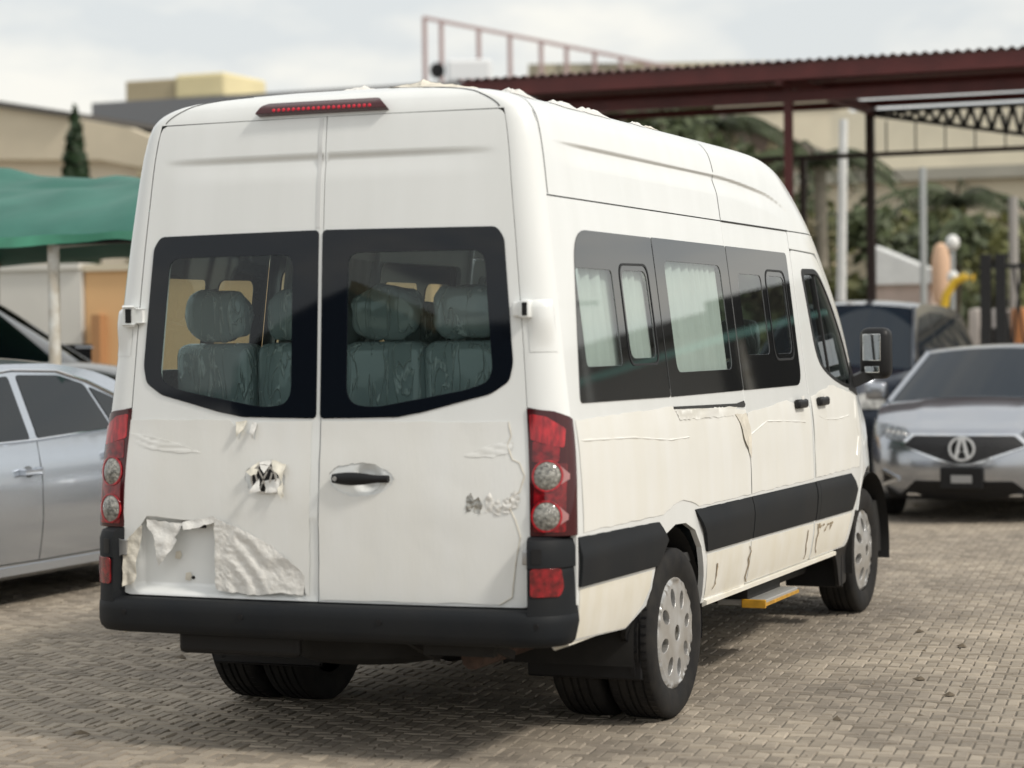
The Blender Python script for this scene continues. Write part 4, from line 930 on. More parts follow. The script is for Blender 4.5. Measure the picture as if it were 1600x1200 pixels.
    for s in (1, -1):
        MB().tube([Vector(fw((s*.985+1)/2, v))+Vector((0, .004, .004)) for v in zlist(0, 1, 6)], .022, 6).build('pillar_trim', P.get('pillar', paint), root, True)
        mx = gx(yc_-.35, sh(yc_-.35))+.02; my, mz = yc_-.30, sh(yc_-.3)+.10
        mm = MB(); mm.box((s*(mx+.04), my-.05, mz-.075), (s*(mx+.22), my+.07, mz+.075), .03); mo = mm.build('door_mirror', P.get('mirm', paint), root, True)
        MB().bar((s*(mx-.05), my, mz-.07), (s*(mx+.08), my, mz-.05), .05, .03).build('mirror_arm', BLACK, mo)
    MB().box((-Wd*.8, yrz(.3)+.25, z0-.02), (Wd*.8, yfz(.3)-.3, z0+.2)).build('underbody', UNDER, root)
    info['gx'] = gs; info['sh'] = sh
    return info
def carpaint(name, c, metal=.5, rough=.3): return mat(name, c, rough, metal=metal, coat=.8, var=.04, vscale=3)
SILV = carpaint('silver_paint', (.56, .60, .66), .82, .20); SILV2 = carpaint('silver_grey_paint', (.46, .48, .52), .82, .18)
DARKP = carpaint('dark_grey_paint', (.03, .038, .055), .4, .18); OLIVE = carpaint('olive_brown_paint', (.085, .075, .055), .3); NAVY = carpaint('navy_paint', (.012, .016, .04), .3)
SEDAN = dict(W=.91, af=1.0, ar=.95, yf=([.15, .3, .5, .7, .9], [2.28, 2.38, 2.40, 2.36, 2.25]), yr=([.15, .3, .6, .9, 1.1], [-2.30, -2.38, -2.42, -2.40, -2.33]),
    sh=([-2.4, -1.9, -1.2, -.4, .4, 1.0, 1.35, 1.9, 2.4], [1.015, 1.055, 1.02, .985, .955, .93, .935, .86, .70]), ztf=.74, ztr=1.02, wr=.325, ax=(1.40, -1.37),
    yc=1.30, yd=-1.72, yrf=.42, yrr=-.82, roof=[(-1.72, 1.045), (-1.3, 1.23), (-.82, 1.385), (-.3, 1.435), (.1, 1.435), (.42, 1.395), (.9, 1.16), (1.30, .935)],
    win=[[(.075, .985), (.07, 1.365), (.38, 1.345), (.75, 1.19), (1.05, 1.03), (1.08, .965)], [(-.01, .99), (-.015, 1.37), (-.45, 1.36), (-.70, 1.30), (-.82, 1.05), (-.84, 1.025)], [(-.865, 1.03), (-.74, 1.285), (-1.0, 1.20), (-1.27, 1.065)]],
    gaps=[[(.03, .98), (.035, .6), (.04, .27)], [(-.90, 1.02), (-1.0, .85), (-.93, .62), (-.86, .28)], [(1.02, .93), (1.06, .6), (1.0, .28)], [(-.86, .27), (.0, .265), (1.0, .275)]],
    handles=[(.17, .80), (-.78, .86)], trim=None)
SEDAN['handle_mat'] = mat('silver_handle', (.62, .66, .72), .25, metal=.6, coat=.5)
ci = make_car('sedan_car', 'silver four door sedan at the left edge, half hidden behind the minibus', dict(SEDAN), SILV, (-4.73, 3.97, 0), math.pi)
for s in (1, -1):
    gs = ci['gx'](s, .008); sp_ = ci['side', s]
    MB().tube([gs(y, z) for y, z in ((1.06, .968), (.05, .982), (-.86, 1.02), (-1.30, 1.058))], .007, 5).build('window_trim', CHROME, ci['cabin', s])
    MB().tube([gs(y, z) for y, z in ((1.0, 1.08), (.75, 1.215), (.39, 1.372), (.0, 1.40), (-.45, 1.388), (-.74, 1.318), (-1.05, 1.205), (-1.33, 1.068))], .008, 5).build('window_trim', CHROME, ci['cabin', s])
# --- silver grey sedan facing the camera on the right
FS = dict(SEDAN); FS.update(W=.90, ztf=.76, ztr=1.0, yf=([.15, .25, .45, .62, .78, .9], [2.16, 2.28, 2.33, 2.31, 2.22, 2.1]), af=.85, roof=[(-1.72, 1.04), (-1.3, 1.2), (-.82, 1.36), (-.3, 1.40), (.1, 1.40), (.42, 1.365), (.9, 1.16), (1.30, .96)],
    sh=([-2.4, -1.9, -1.2, -.4, .4, 1.0, 1.30, 1.65, 1.9, 2.3], [1.0, 1.04, 1.0, .98, .965, .95, .955, .885, .79, .72]), yc=1.30, hoodline=True, crown=.06, roofm=mat('black_roof', (.03, .035, .05), .2, coat=.6))
ai = make_car('sedan_car', 'silver grey sedan facing forward with black diamond grille and round emblem, right of the minibus', FS, SILV2, (.34, 13.15, 0), math.pi)
Yf = ai['Yf']; fb_ = ai['front']
def ff(off): return lambda x, z: (x, Yf(x, z)+off, z)
# local +x is the left of the picture
gr = [(.50, .635, .02), (.41, .715, .02), (-.41, .715, .02), (-.50, .635, .02), (-.07, .49, .05), (.07, .49, .05)]
panel('grille', rpoly(gr, .02), ff(.012), mat('grille_mesh', (.008, .008, .01), .5, bump=1, bscale=70), fb_, [], .05, .01, (0, 1, 0))
grl = rpoly(gr, .02); panel('grille_surround', [(x*1.07, (z-.62)*1.15+.62) for x, z in grl], ff(.016), CHROME, fb_, [grl], .04, .012, (0, 1, 0))
EM = MB().lathe([(0, 0), (.004, 0), (.004, .09), (0, .092)], 'y', 32, (0, Yf(0, .61)+.016, .612), 1).build('emblem', BLACK, fb_)
e = MB()
for i in range(40):
    a, b = 2*math.pi*i/40, 2*math.pi*(i+1)/40
    e.bar((.098*math.cos(a), Yf(0, .61)+.026, .612+.092*math.sin(a)), (.098*math.cos(b), Yf(0, .61)+.026, .612+.092*math.sin(b)), .018, .02)
for s in (1, -1):
    e.bar((s*.010, Yf(0, .61)+.03, .612+.088), (s*.050, Yf(0, .61)+.03, .612-.078), .026, .02)
    e.bar((s*.036, Yf(0, .61)+.03, .612-.022), (s*.012, Yf(0, .61)+.03, .612-.022), .014, .018)
e.build('emblem_trim', mat('bright_chrome', (.82, .84, .86), .2, metal=.3), EM)
LED = mat('headlamp_lens', (.30, .33, .36), .06, coat=1, var=.8, vscale=26, var_col=(.03, .035, .04))
for s in (1, -1):
    panel('headlamp', rpoly([(s*.42, .70, .01), (s*.50, .775, .02), (s*.71, .80, .02), (s*.70, .70, .03), (s*.58, .665, .02)], .02), ff(.012), LED, fb_, [], .04, .01, (0, 1, 0))
    panel('headlamp', [(Yf(.70*1, .7)-.02, .69), (Yf(.70, .7)-.02, .80), (1.62, .83), (1.75, .74)], lambda y, z, s=s: (s*(ai['X'](y, z)+.008), y, z), LED, fb_, [], .05, .01, (s, .3, 0))
    for q_ in range(4):
        hx = s*(.50+.05*q_); MB().box((hx-.014, Yf(hx, .73)+.02, .715+.006*q_), (hx+.014, Yf(hx, .73)+.03, .745+.006*q_)).build('headlamp_element', mat('lamp_element', (.8, .82, .85), .1, metal=.3), fb_)
    e = MB()
    pts = [(s*.70, .42), (s*.54, .355), (s*.70, .30)]
    for a, b in zip(pts[:-1], pts[1:]): e.bar((a[0], Yf(a[0], a[1])+.012, a[1]), (b[0], Yf(b[0], b[1])+.012, b[1]), .025, .022)
    e.build('fog_trim', CHROME, fb_)
    panel('side_intake', rpoly([(s*.56, .36), (s*.70, .31), (s*.70, .41)], .01), ff(.005), BLACK, fb_, [], .05, .01, (0, 1, 0))
panel('lower_intake', rpoly([(.40, .345), (-.40, .345), (-.55, .215), (.55, .215)], .02), ff(.006), BLACK, fb_, [], .06, .01, (0, 1, 0))
panel('lower_lip', rpoly([(.68, .29), (.56, .225), (-.56, .225), (-.68, .29), (-.66, .19), (.66, .19)], .02), ff(.009), BLACK, fb_, [], .06, .02, (0, 1, 0))
e = MB(); e.bar((-.47, Yf(.47, .23)+.03, .232), (.47, Yf(.47, .23)+.03, .232), .022, .02); e.build('lip_trim', CHROME, fb_)
pl_ = MB().box((-.175, Yf(0, .38)+.02, .285), (.175, Yf(0, .38)+.045, .465), .012).build('plate_frame', BLACK, fb_)
MB().box((-.085, Yf(0, .38)+.046, .335), (.085, Yf(0, .38)+.05, .40), .004).build('plate_insert', mat('plate_grey', (.28, .28, .28), .6), pl_)
MB().box((-.5, 1.44, .985), (-.35, 1.50, .992)).build('wiper', BLACK, ai['screen'])
# --- tall dark car behind it
SUV = dict(SEDAN); SUV.update(W=.86, ztf=.98, ztr=1.15, wr=.35, yf=([.2, .4, .7, 1.0, 1.2], [2.2, 2.3, 2.32, 2.22, 2.1]), yr=([.2, .4, .8, 1.2, 1.3], [-2.2, -2.28, -2.3, -2.25, -2.2]), af=1.1, ar=.6, cat='car',
    sh=([-2.3, -1.5, -.5, .5, 1.1, 1.4, 1.9, 2.3], [1.2, 1.19, 1.16, 1.13, 1.12, 1.13, 1.08, .97]), yc=1.35, yd=-2.05, yrf=.45, yrr=-1.65, roof=[(-2.05, 1.19), (-1.85, 1.5), (-1.65, 1.66), (-1.0, 1.73), (0, 1.75), (.45, 1.70), (.9, 1.45), (1.35, 1.13)], tilt=.34,
    zp=[.93, .97, 1.0, 1.0, .98, .95], win=[[(.06, 1.18), (.06, 1.66), (.42, 1.62), (.8, 1.42), (1.1, 1.21)], [(-.03, 1.18), (-.03, 1.67), (-.75, 1.66), (-.85, 1.21)], [(-.93, 1.22), (-.85, 1.64), (-1.5, 1.56), (-1.75, 1.26)]], gaps=[], handles=[(.15, 1.0), (-.75, 1.02)], boot=True)
SUV['glass'] = CGW
SUV['mirm'] = mat('dark_mirror_cap', (.05, .055, .065), .12, metal=.5, coat=.8)
si = make_car('tall_dark_car', 'tall dark charcoal car facing forward, between the minibus mirror and the silver grey sedan', SUV, DARKP, (-1.62, 15.75, 0), math.pi); si['root'].scale = (1.05, 1.05, 1.06)
Ys = si['Yf']
for s in (1, -1):
    panel('headlamp', rpoly([(s*.38, .80), (s*.46, .93), (s*.68, .95), (s*.66, .80)], .04), lambda x, z: (x, Ys(x, z)+.012, z), mat('bright_headlamp', (.6, .6, .58), .08, coat=1, var=.6, vscale=20), si['front'], [], .04, .01, (0, 1, 0))
panel('grille', rpoly([(-.32, .62), (.32, .62), (.36, .86), (-.36, .86)], .03), lambda x, z: (x, Ys(x, z)+.01, z), BLACK, si['front'], [], .05, .01, (0, 1, 0))
panel('lower_intake', rpoly([(-.55, .28), (.55, .28), (.5, .46), (-.5, .46)], .03), lambda x, z: (x, Ys(x, z)+.01, z), BLACK, si['front'], [], .05, .01, (0, 1, 0))
oc = make_car('tall_car', 'dusty olive brown tall car parked under the green canopy', dict(SUV), OLIVE, (-8.95, 9.1, 0), -math.pi/2); oc['root'].scale = (1.2, 1.2, 1.17)
for i, (nm, lb, pm, x, y) in enumerate([('sedan_car', 'navy blue sedan under the canopy, close behind the rusty white post', NAVY, -5.75, 15.2)]):
    make_car(nm, lb, dict(SEDAN), pm, (x, y, 0), math.pi)
# ------------------------------------------------------------------ green canopy on the left
GREEN = mat('green_tarpaulin', (.045, .175, .135), .6, var=.35, vscale=1.6, bump=.25, bscale=3, var_col=(.02, .12, .09))
POSTW = mat('weathered_white_post', (.74, .74, .70), .55, var=.4, vscale=9, var_col=(.5, .45, .37))
RUST = mat('rusted_metal', (.16, .075, .04), .8, var=.5, vscale=25)
can = empty('shade_canopy', (-8.5, 8.5, 0), 0, 'sagging green tarpaulin canopy on white posts, left of the minibus', 'canopy')
def tarp(u, v):
    x = -5.5+11*u; y = -2.05+4.6*v
    sag = .16*math.sin(math.pi*((x+5.5) % 3.05)/3.05)
    prof = 2.36+.64*math.sin(math.pi*min(1, v*1.02))**.8
    n_ = .10*noise.noise(Vector((x*.9, y*.9, 2)))+.05*noise.noise(Vector((x*2.6, y*2.2, 5)))
    prof += .035*max(0, 3.2-x)*math.sin(math.pi*v)
    return (x, y, prof-sag*(.25+.75*math.sin(math.pi*v))+n_*(.3+math.sin(math.pi*v)))
grid('tarpaulin', tarp, 90, 40, GREEN, can, ref=(0, 0, 1))
grid('tarpaulin_valance', lambda u, v: (tarp(u, 0)[0], tarp(u, 0)[1]-.02*v-.03*v*math.sin(u*60), tarp(u, 0)[2]-(.05+.03*abs(math.sin(u*23)))*v), 90, 3, mat('green_valance', (.06, .27, .17), .6, var=.3, vscale=3), can, ref=(0, -1, 0))
for (x, y) in ((3.05, -1.95), (-.5, -1.95), (-4, -1.95), (3.05, 2.4), (-.5, 2.4)):
    MB().tube([(x, y, 0), (x, y, 2.33)], .044, 14).build('post', POSTW, can, True)
    MB().tube([(x, y, 2.29), (x, y, 2.345)], [.05, .062], 14).build('post_cap', RUST, can, True)
MB().bar((-5.5, -1.95, 2.30), (5.5, -1.95, 2.30), .05).build('eave_beam', BLACK, can)
for (a, b) in (((3.05, -1.95, 2.27), (1.5, .3, 2.6)), ((3.05, -1.95, 2.27), (4.8, .2, 2.55)), ((-.5, -1.95, 2.27), (-2, .3, 2.6)), ((-.5, -1.95, 2.27), (1.2, .3, 2.6))):
    MB().bar(a, b, .045).build('brace', mat('pale_brace', (.42, .43, .36), .6), can)
# ------------------------------------------------------------------ walls and buildings on the left
PLAS = lambda n, c, v=.12: mat(n, c, .85, var=v, vscale=.9, bump=.1, bscale=12)
def block(name, label, cat, a, b, m, parts=()):
    root = empty(name, ((a[0]+b[0])/2, (a[1]+b[1])/2, 0), 0, label, cat); c = root.location
    MB().box((a[0]-c.x, a[1]-c.y, 0), (b[0]-c.x, b[1]-c.y, b[2])).build('wall', m, root)
    for (nm, p, q, mm, bev) in parts: MB().box(tuple(Vector(p)-Vector((c.x, c.y, 0))), tuple(Vector(q)-Vector((c.x, c.y, 0))), bev).build(nm, mm, root)
    return root
WHT = PLAS('white_plaster', (.72, .70, .65)); ORG = PLAS('peach_orange_plaster', (.80, .50, .25)); CRM = PLAS('cream_plaster', (.72, .66, .52)); BEI = PLAS('beige_plaster', (.70, .62, .47))
block('boundary_wall', 'white plastered boundary wall seen under the green canopy', 'wall', (-16, 15.6, 0), (-11.05, 15.85, 2.45), WHT, [('coping', (-16, 15.55, 2.45), (-11.05, 15.9, 2.52), WHT, 0)])
block('boundary_wall', 'peach orange boundary wall seen between the canopy post and the minibus', 'wall', (-11.03, 15.65, 0), (-6.5, 15.9, 2.42), ORG, [('coping', (-11.03, 15.6, 2.42), (-6.5, 15.95, 2.5), BEI, 0), ('pilaster', (-10.86, 15.5, 0), (-10.74, 15.65, 1.9), mat('brown_plaster', (.42, .22, .10), .8), 0)])
b = empty('curved_roof_building', (-24, 35, 0), 0, 'beige building with a curved roof edge above the green canopy', 'building')
prof = [(-8, 0), (3.05, 0), (3.05, 4.6), (2.9, 5.35), (2.5, 5.85), (1.9, 6.12), (.5, 6.4), (-1.5, 6.75), (-8, 7.3)]
MB().prism(prof, lambda x, z: (x, 0, z), lambda x, z: (x, 9, z)).build('wall', PLAS('light_cream_plaster', (.82, .73, .58)), b)
band = [(3.12, 4.3), (3.0, 5.4), (2.55, 5.95), (1.9, 6.22), (.5, 6.5), (-1.5, 6.85), (-8, 7.4), (-8, 5.95), (1.2, 5.55), (2.2, 5.35), (2.5, 4.9), (2.6, 4.3)]
MB().prism(band, lambda x, z: (x, -.35, z), lambda x, z: (x, -.003, z)).build('roof_band', PLAS('sand_render', (.66, .58, .44)), b)
MB().prism([(-8, 7.4), (-1.5, 6.85), (.5, 6.5), (.5, 6.62), (-1.5, 6.98), (-8, 7.54)], lambda x, z: (x, -.5, z), lambda x, z: (x, 9, z)).build('roof_edge', mat('dark_flashing', (.08, .075, .07), .6), b)
for k, x in enumerate((-6.5, -4.2, -1.9, .4)):
    w = MB().box((x-.5, -.06, 3.0), (x+.5, -.003, 4.5)).build('window', mat('window_frame_brown', (.12, .09, .06), .5), b); MB().box((x-.42, -.08, 3.08), (x+.42, -.062, 4.42)).build('pane', CG, w)
block('dark_roofed_building', 'dark flat roofed building with a cream box on top, behind the curved roof building', 'building', (-28.5, 45, 0), (-17, 55, 7.2), mat('charcoal_wall', (.045, .045, .045), .7), [('roof_slab', (-29.2, 44.4, 7.2), (-16.5, 56, 8.0), mat('grey_slab', (.20, .205, .215), .7), 0), ('tank_housing', (-28.4, 44.8, 8.0), (-26.85, 47, 8.58), PLAS('dull_cream', (.45, .38, .25)), .05), ('tank_housing', (-26.83, 44.7, 8.0), (-25.3, 47, 8.66), PLAS('bright_cream', (.80, .70, .42)), .1), ('wall_column', (-27.5, 44.9, 0), (-27, 44.998, 7.1), WHT, 0)])
# terrace roof with sloping maroon railing, top centre
MAR = mat('maroon_steel', (.12, .022, .020), .5, var=.3, vscale=4)
MARL = mat('faded_maroon_rail', (.46, .34, .33), .6)
b = empty('terrace_building', (-18, 53, 0), R(22), 'pale terrace roofed building behind the minibus roof', 'building')
MB().box((-4.3, -1.5, 0), (7, 7, 8.35)).build('wall', CRM, b); MB().box((-1.9, -1.9, 8.35), (7.2, 7.2, 9.12)).build('parapet', PLAS('mossy_parapet', (.50, .46, .34), .3), b)
for k in range(4):
    w = MB().box((-3.6+2.5*k, -1.56, 5.4), (-2.2+2.5*k, -1.503, 7.0)).build('window', mat('dark_frame', (.05, .05, .05), .4), b); MB().box((-3.52+2.5*k, -1.58, 5.48), (-2.28+2.5*k, -1.562, 6.92)).build('pane', CG, w)
tk = empty('water_tank', (-19.7, 47.9, 8.35), R(22), 'white box shaped tank with a dark fan on the terrace roof', 'tank')
MB().box((-.6, -.4, 0), (.6, .6, .62), .1).build('tank_body', mat('white_tank', (.75, .76, .77), .4), tk); MB().lathe([(-.15, .02), (-.15, .2), (.15, .2), (.15, .02)], 'y', 16, (-.85, 0, .36)).build('fan', BLACK, tk); MB().box((-1.0, -.3, -.02), (.7, .6, -.002)).build('stand', STEEL, tk)
rl_ = empty('roof_railing', (-21.68, 49.31, 0), 0, 'thin faded maroon railing sloping down along the terrace roof', 'railing')
MB().bar((0, 0, 10.42), (6.9, 2.76, 8.83), .09).build('top_rail', MARL, rl_)
for u in (.008, .075, .225, .35, .475, .577, .69, .795, .9): MB().bar((6.35*u, 2.54*u, 8.3), (6.35*u, 2.54*u, 10.42-1.46*u), .10).build('post', MARL, rl_)
# ------------------------------------------------------------------ maroon carport
cp = empty('carport', (0, 19, 0), 0, 'maroon steel carport with corrugated roof and lattice trusses, right of the minibus', 'carport')
V = []; F = []; nx = 264
for i in range(nx+1):
    x = -6.55+7.6*i/nx; dz = .020*math.sin(i*math.pi/2.0)
    V += [(x, -2.45, 4.545+dz+.012*x*0), (x, 2.25, 4.60+dz)]
for i in range(nx): F.append((2*i, 2*i+2, 2*i+3, 2*i+1))
o = mk('corrugated_roof', V, F, MAR, cp)
MB().bar((-6.5, -2.40, 4.43), (1.0, -2.40, 4.43), .05, .17).build('fascia_beam', MAR, cp)
for y in (-1.2, -.1, 1.0, 2.1): MB().bar((-6.5, y, 4.50), (1.0, y, 4.50), .06, .09).build('purlin', MAR, cp)
MB().bar((-6.5, -2.0, 4.20), (1.0, -2.0, 4.20), .10, .12).build('eave_beam', MAR, cp)
for x in (-6.3, -2.73, .85):
    for (y, w) in ((-2.0, .085), (2.0, .10)):
        MB().box((x-w/2, y-w/2, 0), (x+w/2, y+w/2, 4.5)).build('post', MAR if y < 0 else mat('dark_brown_steel', (.04, .022, .018), .5), cp)
    MB().bar((x, -2.4, 4.36), (x, 2.2, 4.42), .08, .12).build('rafter', MAR, cp)
    MB().bar((x, -2.0, 4.12), (x, -1.2, 4.38), .05).build('knee_brace', MAR, cp)
for x in (-3.62, .3, -5.2): MB().box((x-.035, 2.0, 0), (x+.035, 2.07, 3.85)).build('rail_post', MATS['dark_brown_steel'], cp)
MB().bar((-6.3, 2.0, 3.84), (.85, 2.0, 3.84), .05, .06).build('tie_rail', MATS['dark_brown_steel'], cp)
DST = mat('black_truss_steel', (.03, .03, .032), .5)
def trus(x0, x1, y, flip):
    n = 20
    MB().bar((x0, y, 4.40), (x1, y, 4.40), .05).build('truss_chord', DST, cp)
    zb = lambda u: 4.36-.62*(u if not flip else 1-u)
    MB().bar((x0, y, zb(0)), (x1, y, zb(1)), .05).build('truss_chord', DST, cp)
    for k in range(n):
        u = k/n; v = (k+.5)/n; w = (k+1)/n; X_ = lambda t: x0+(x1-x0)*t
        MB().bar((X_(u), y, 4.40), (X_(v), y, zb(v)), .045).build('truss_web', DST, cp); MB().bar((X_(v), y, zb(v)), (X_(w), y, 4.40), .045).build('truss_web', DST, cp)
trus(-2.70, .8, 2.15, False)
for k in range(9):
    x = -2.6+k*.38; MB().bar((x, 2.35, 3.86), (x, 2.35, 4.3), .018).build('hanger', DST, cp)
# ------------------------------------------------------------------ buildings at the far right
b = empty('long_beige_building', (-1.0, 41, 0), 0, 'long beige building with columns beyond the carport', 'building')
MB().box((-7.2, 0, 0), (9, 8, 6.4)).build('wall', PLAS('pale_beige_plaster', (.74, .68, .54)), b)
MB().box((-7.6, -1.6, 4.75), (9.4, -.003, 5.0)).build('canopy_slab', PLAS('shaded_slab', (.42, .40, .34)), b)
MB().box((-7.4, -1.4, 3.95), (9.2, -1.2, 4.75)).build('beam', BEI, b)
for k in range(7):
    x = -7.0+2.3*k; MB().box((x-.2, -1.5, 0), (x+.2, -1.1, 3.95)).build('column', PLAS('cream_column', (.66, .56, .38)), b)
    w = MB().box((x+.6, -.06, .8), (x+1.8, -.003, 3.4)).build('window', mat('dark_frame', (.05, .05, .05), .4), b); MB().box((x+.68, -.08, .9), (x+1.72, -.063, 3.3)).build('pane', CG, w)
b = empty('two_storey_house', (-14, 43, 0), 0, 'pale grey house behind the trees, left of the carport posts', 'house')
MB().box((-3, 0, 0), (4.5, 8, 5.6)).build('wall', PLAS('grey_cream', (.70, .66, .57)), b)
MB().prism([(-3.6, 5.6), (5.1, 5.6), (.8, 7.4)], lambda x, z: (x, -.5, z), lambda x, z: (x, 8.5, z)).build('roof', mat('brown_roof', (.12, .085, .07), .8), b)
for k in range(3):
    for z in (1.0, 3.6):
        w = MB().box((-2.2+2.2*k, -.06, z), (-1.0+2.2*k, -.003, z+1.3)).build('window', MATS['dark_frame'], b); MB().box((-2.12+2.2*k, -.08, z+.08), (-1.08+2.2*k, -.062, z+1.22)).build('pane', CG, w)
# ------------------------------------------------------------------ trees
LEAF = [mat('leaf_dark', (.085, .11, .045), .6, var=.5, vscale=1.5), mat('leaf_mid', (.17, .18, .06), .6, var=.5, vscale=1.5), mat('leaf_dry', (.34, .29, .18), .65, var=.5, vscale=1.5), mat('leaf_cypress', (.025, .06, .02), .6, var=.5, vscale=2)]
BARK = mat('bark', (.12, .095, .07), .9, var=.4, vscale=8)
def tree(name, label, loc, h, rx, n, m, seed, trunk=.35, cone=False, group=None, leaf=.16):
    rd = random.Random(seed); root = empty(name, loc, 0, label, 'tree', group)
    t = MB(); top = h*(trunk+.3); t.tube([(0, 0, 0), (.05, .03, h*trunk*.6), (.0, .08, top)], [.04*h**.8, .032*h**.8, .015*h**.8], 8)
    cl = []
    for i in range(9 if not cone else 1):
        a = rd.uniform(0, 6.28); rr = rx*rd.uniform(.35, .75); z = h*rd.uniform(trunk+.1, .88); p = Vector((rr*math.cos(a), rr*math.sin(a), z)); cl.append((p, rx*rd.uniform(.35, .6)))
        if not cone: t.tube([(0, .05, h*trunk*rd.uniform(.6, 1.2)), p*.6+Vector((0, 0, z*.32)), p], [.05, .035, .015], 5)
    t.build('trunk', BARK, root)
    V = []; F = []
    for i in range(n):
        if cone:
            u = rd.random()**.7; a = rd.uniform(0, 6.28); z = h*(1-u*.95); r_ = rx*u**.75*rd.uniform(.75, 1.05)*(1.1 if u < .8 else .9); p = Vector((r_*math.cos(a), r_*math.sin(a), z))
        else:
            c, cr_ = rd.choice(cl); d = Vector((rd.gauss(0, 1), rd.gauss(0, 1), rd.gauss(0, .8))).normalized()*cr_*rd.random()**.4; p = c+d
        s = leaf*rd.uniform(.5, 1.2); a = Vector((rd.gauss(0, 1), rd.gauss(0, 1), rd.gauss(0, 1))).normalized()*s; q = a.orthogonal().normalized()*s*.55; b0 = len(V)
        V += [p-a, p+q, p+a, p-q]; F.append((b0, b0+1, b0+2, b0+3))
    mk('crown', V, F, m, root)
    return root
def palm(label, loc, h, seed):
    rd = random.Random(seed); root = empty('palm_tree', loc, 0, label, 'tree')
    MB().tube([(0, 0, 0), (.1, 0, h*.5), (.05, .1, h)], [.16, .12, .11], 8).build('trunk', BARK, root)
    for k in range(15):
        a = 2*math.pi*k/15+rd.uniform(-.2, .2); L = rd.uniform(1.5, 2.0); up_ = rd.uniform(.2, 1.1); m_ = MB(); pts = []
        for i in range(9):
            u = i/8; pts.append(Vector((math.cos(a)*L*u, math.sin(a)*L*u, h+up_*L*u*.7-L*.75*u*u)))
        m_.tube(pts, [.03*(1-.8*i/8) for i in range(9)], 4)
        sd = Vector((-math.sin(a), math.cos(a), 0))
        for i in range(1, 9):
            for s in (1, -1):
                for e_ in (0, .5):
                    p = pts[i-1].lerp(pts[i], e_); tip = p+sd*s*.45*(1-.4*i/8)+Vector((math.cos(a)*.18, math.sin(a)*.18, -.22)); w = Vector((math.cos(a), math.sin(a), 0))*.05
                    m_.add([p-w, p+w, tip], [(0, 1, 2)])
        m_.build('frond', LEAF[0], root)
    return root
tree('cypress_tree', 'narrow dark cypress in front of the curved roof building', (-20.55, 30.2, 0), 6.2, .62, 2600, LEAF[3], 5, .1, True, leaf=.12)
for k, (x, y, h, r_, m_, lb) in enumerate([(-18.6, 31, 5.7, 1.0, 2, 'thin brownish tree just left of the minibus roof corner'), (-19.7, 32.0, 5.3, .8, 2, 'low brown bush tree beside the cypress'), (-17.6, 33, 5.9, 1.2, 0, 'dark green tree half behind the upper left corner of the minibus'),
        (-8.74, 31, 6.2, 1.3, 0, 'dark tree nearest the minibus roof, under the left end of the carport'), (-7.1, 28, 5.1, 1.1, 0, 'dark broad tree left of the maroon front post'), (-7.4, 31.6, 6.2, 1.2, 2, 'pale dry tree directly behind the maroon front post'), (-7.7, 34.5, 5.8, 1.3, 0, 'dark tree between the maroon front post and the thin rail post'),
        (-6.9, 34, 4.3, 1.1, 1, 'mid green tree just left of the white pole'), (-5.7, 31, 3.1, .9, 1, 'low green tree at the foot of the white pole'), (-4.6, 30.6, 4.0, .9, 0, 'dark tree behind the thin grey pole'), (-4.9, 34.5, 4.1, 1.0, 1, 'yellowish green tree in front of the beige columns'), (-3.6, 31, 4.1, .9, 0, 'dark tree behind the white globe lamp'), (-3.9, 35, 4.0, 1.0, 1, 'green tree right of the globe lamp'), (-3.0, 34, 4.2, 1.1, 1, 'green tree behind the black gate'), (-5.55, 26.5, 2.0, .6, 1, 'short round shrub tree by the dark brown post'), (-5.2, 33, 2.4, .8, 2, 'small dry tree behind the kiosk')]):
    tree('leafy_tree', lb, (x, y, 0), h, r_, 2600 if x < -15 else 850, LEAF[m_], 40+k, .25)
PTR = mat('pale_palm_trunk', (.40, .36, .29), .85, var=.3, vscale=10)
for (x, y, h, sd_, lb) in ((-8.35, 33, 5.5, 3, 'palm with a pale trunk left of the maroon front post'), (-6.25, 32, 4.7, 9, 'palm with dark fronds left of the white pole'), (-4.5, 36, 4.1, 6, 'short palm left of the concrete pole')):
    pr_ = palm(lb, (x, y, 0), h, sd_)
    for ch in pr_.children:
        if ch.name.startswith('trunk'): ch.data.materials[0] = PTR
# ------------------------------------------------------------------ small far things on the right
WP = mat('white_pole_paint', (.74, .75, .74), .5, var=.1, vscale=5)
o = MB().tube([(-3.95, 24, 0), (-3.86, 24, 2.0), (-3.80, 24, 4.6)], [.075, .07, .06], 12).build('white_pole', WP, None, True); tag(o, 'tall white pole standing between the maroon posts of the carport', 'pole')
o = MB().tube([(-3.3, 27, 0), (-3.3, 27, 4.1)], .05, 10).build('grey_pole', mat('grey_pole_paint', (.40, .42, .42), .5), None, True); tag(o, 'thin grey pole right of the dark brown post', 'pole')
o = MB().tube([(-1.93, 27, 0), (-1.93, 27, 3.6)], .07, 10).build('concrete_pole', mat('concrete_pole', (.36, .34, .32), .8), None, True); tag(o, 'grey concrete pole left of the black gate', 'pole')
o = MB().tube([(-1.35, 31, 0), (-1.35, 31, 4.0)], .16, 12).build('cream_pillar', PLAS('bright_cream_pillar', (.80, .66, .40)), None, True); tag(o, 'thick cream pillar rising behind the black gate', 'pillar')
gl = empty('globe_lamp', (-2.95, 27.5, 0), 0, 'lamp post with two white globes, left of the concrete pole', 'lamp post')
MB().tube([(0, 0, 0), (0, 0, 2.9)], .035, 8).build('post', mat('grey_pole_paint', (.4, .42, .42), .5), gl)
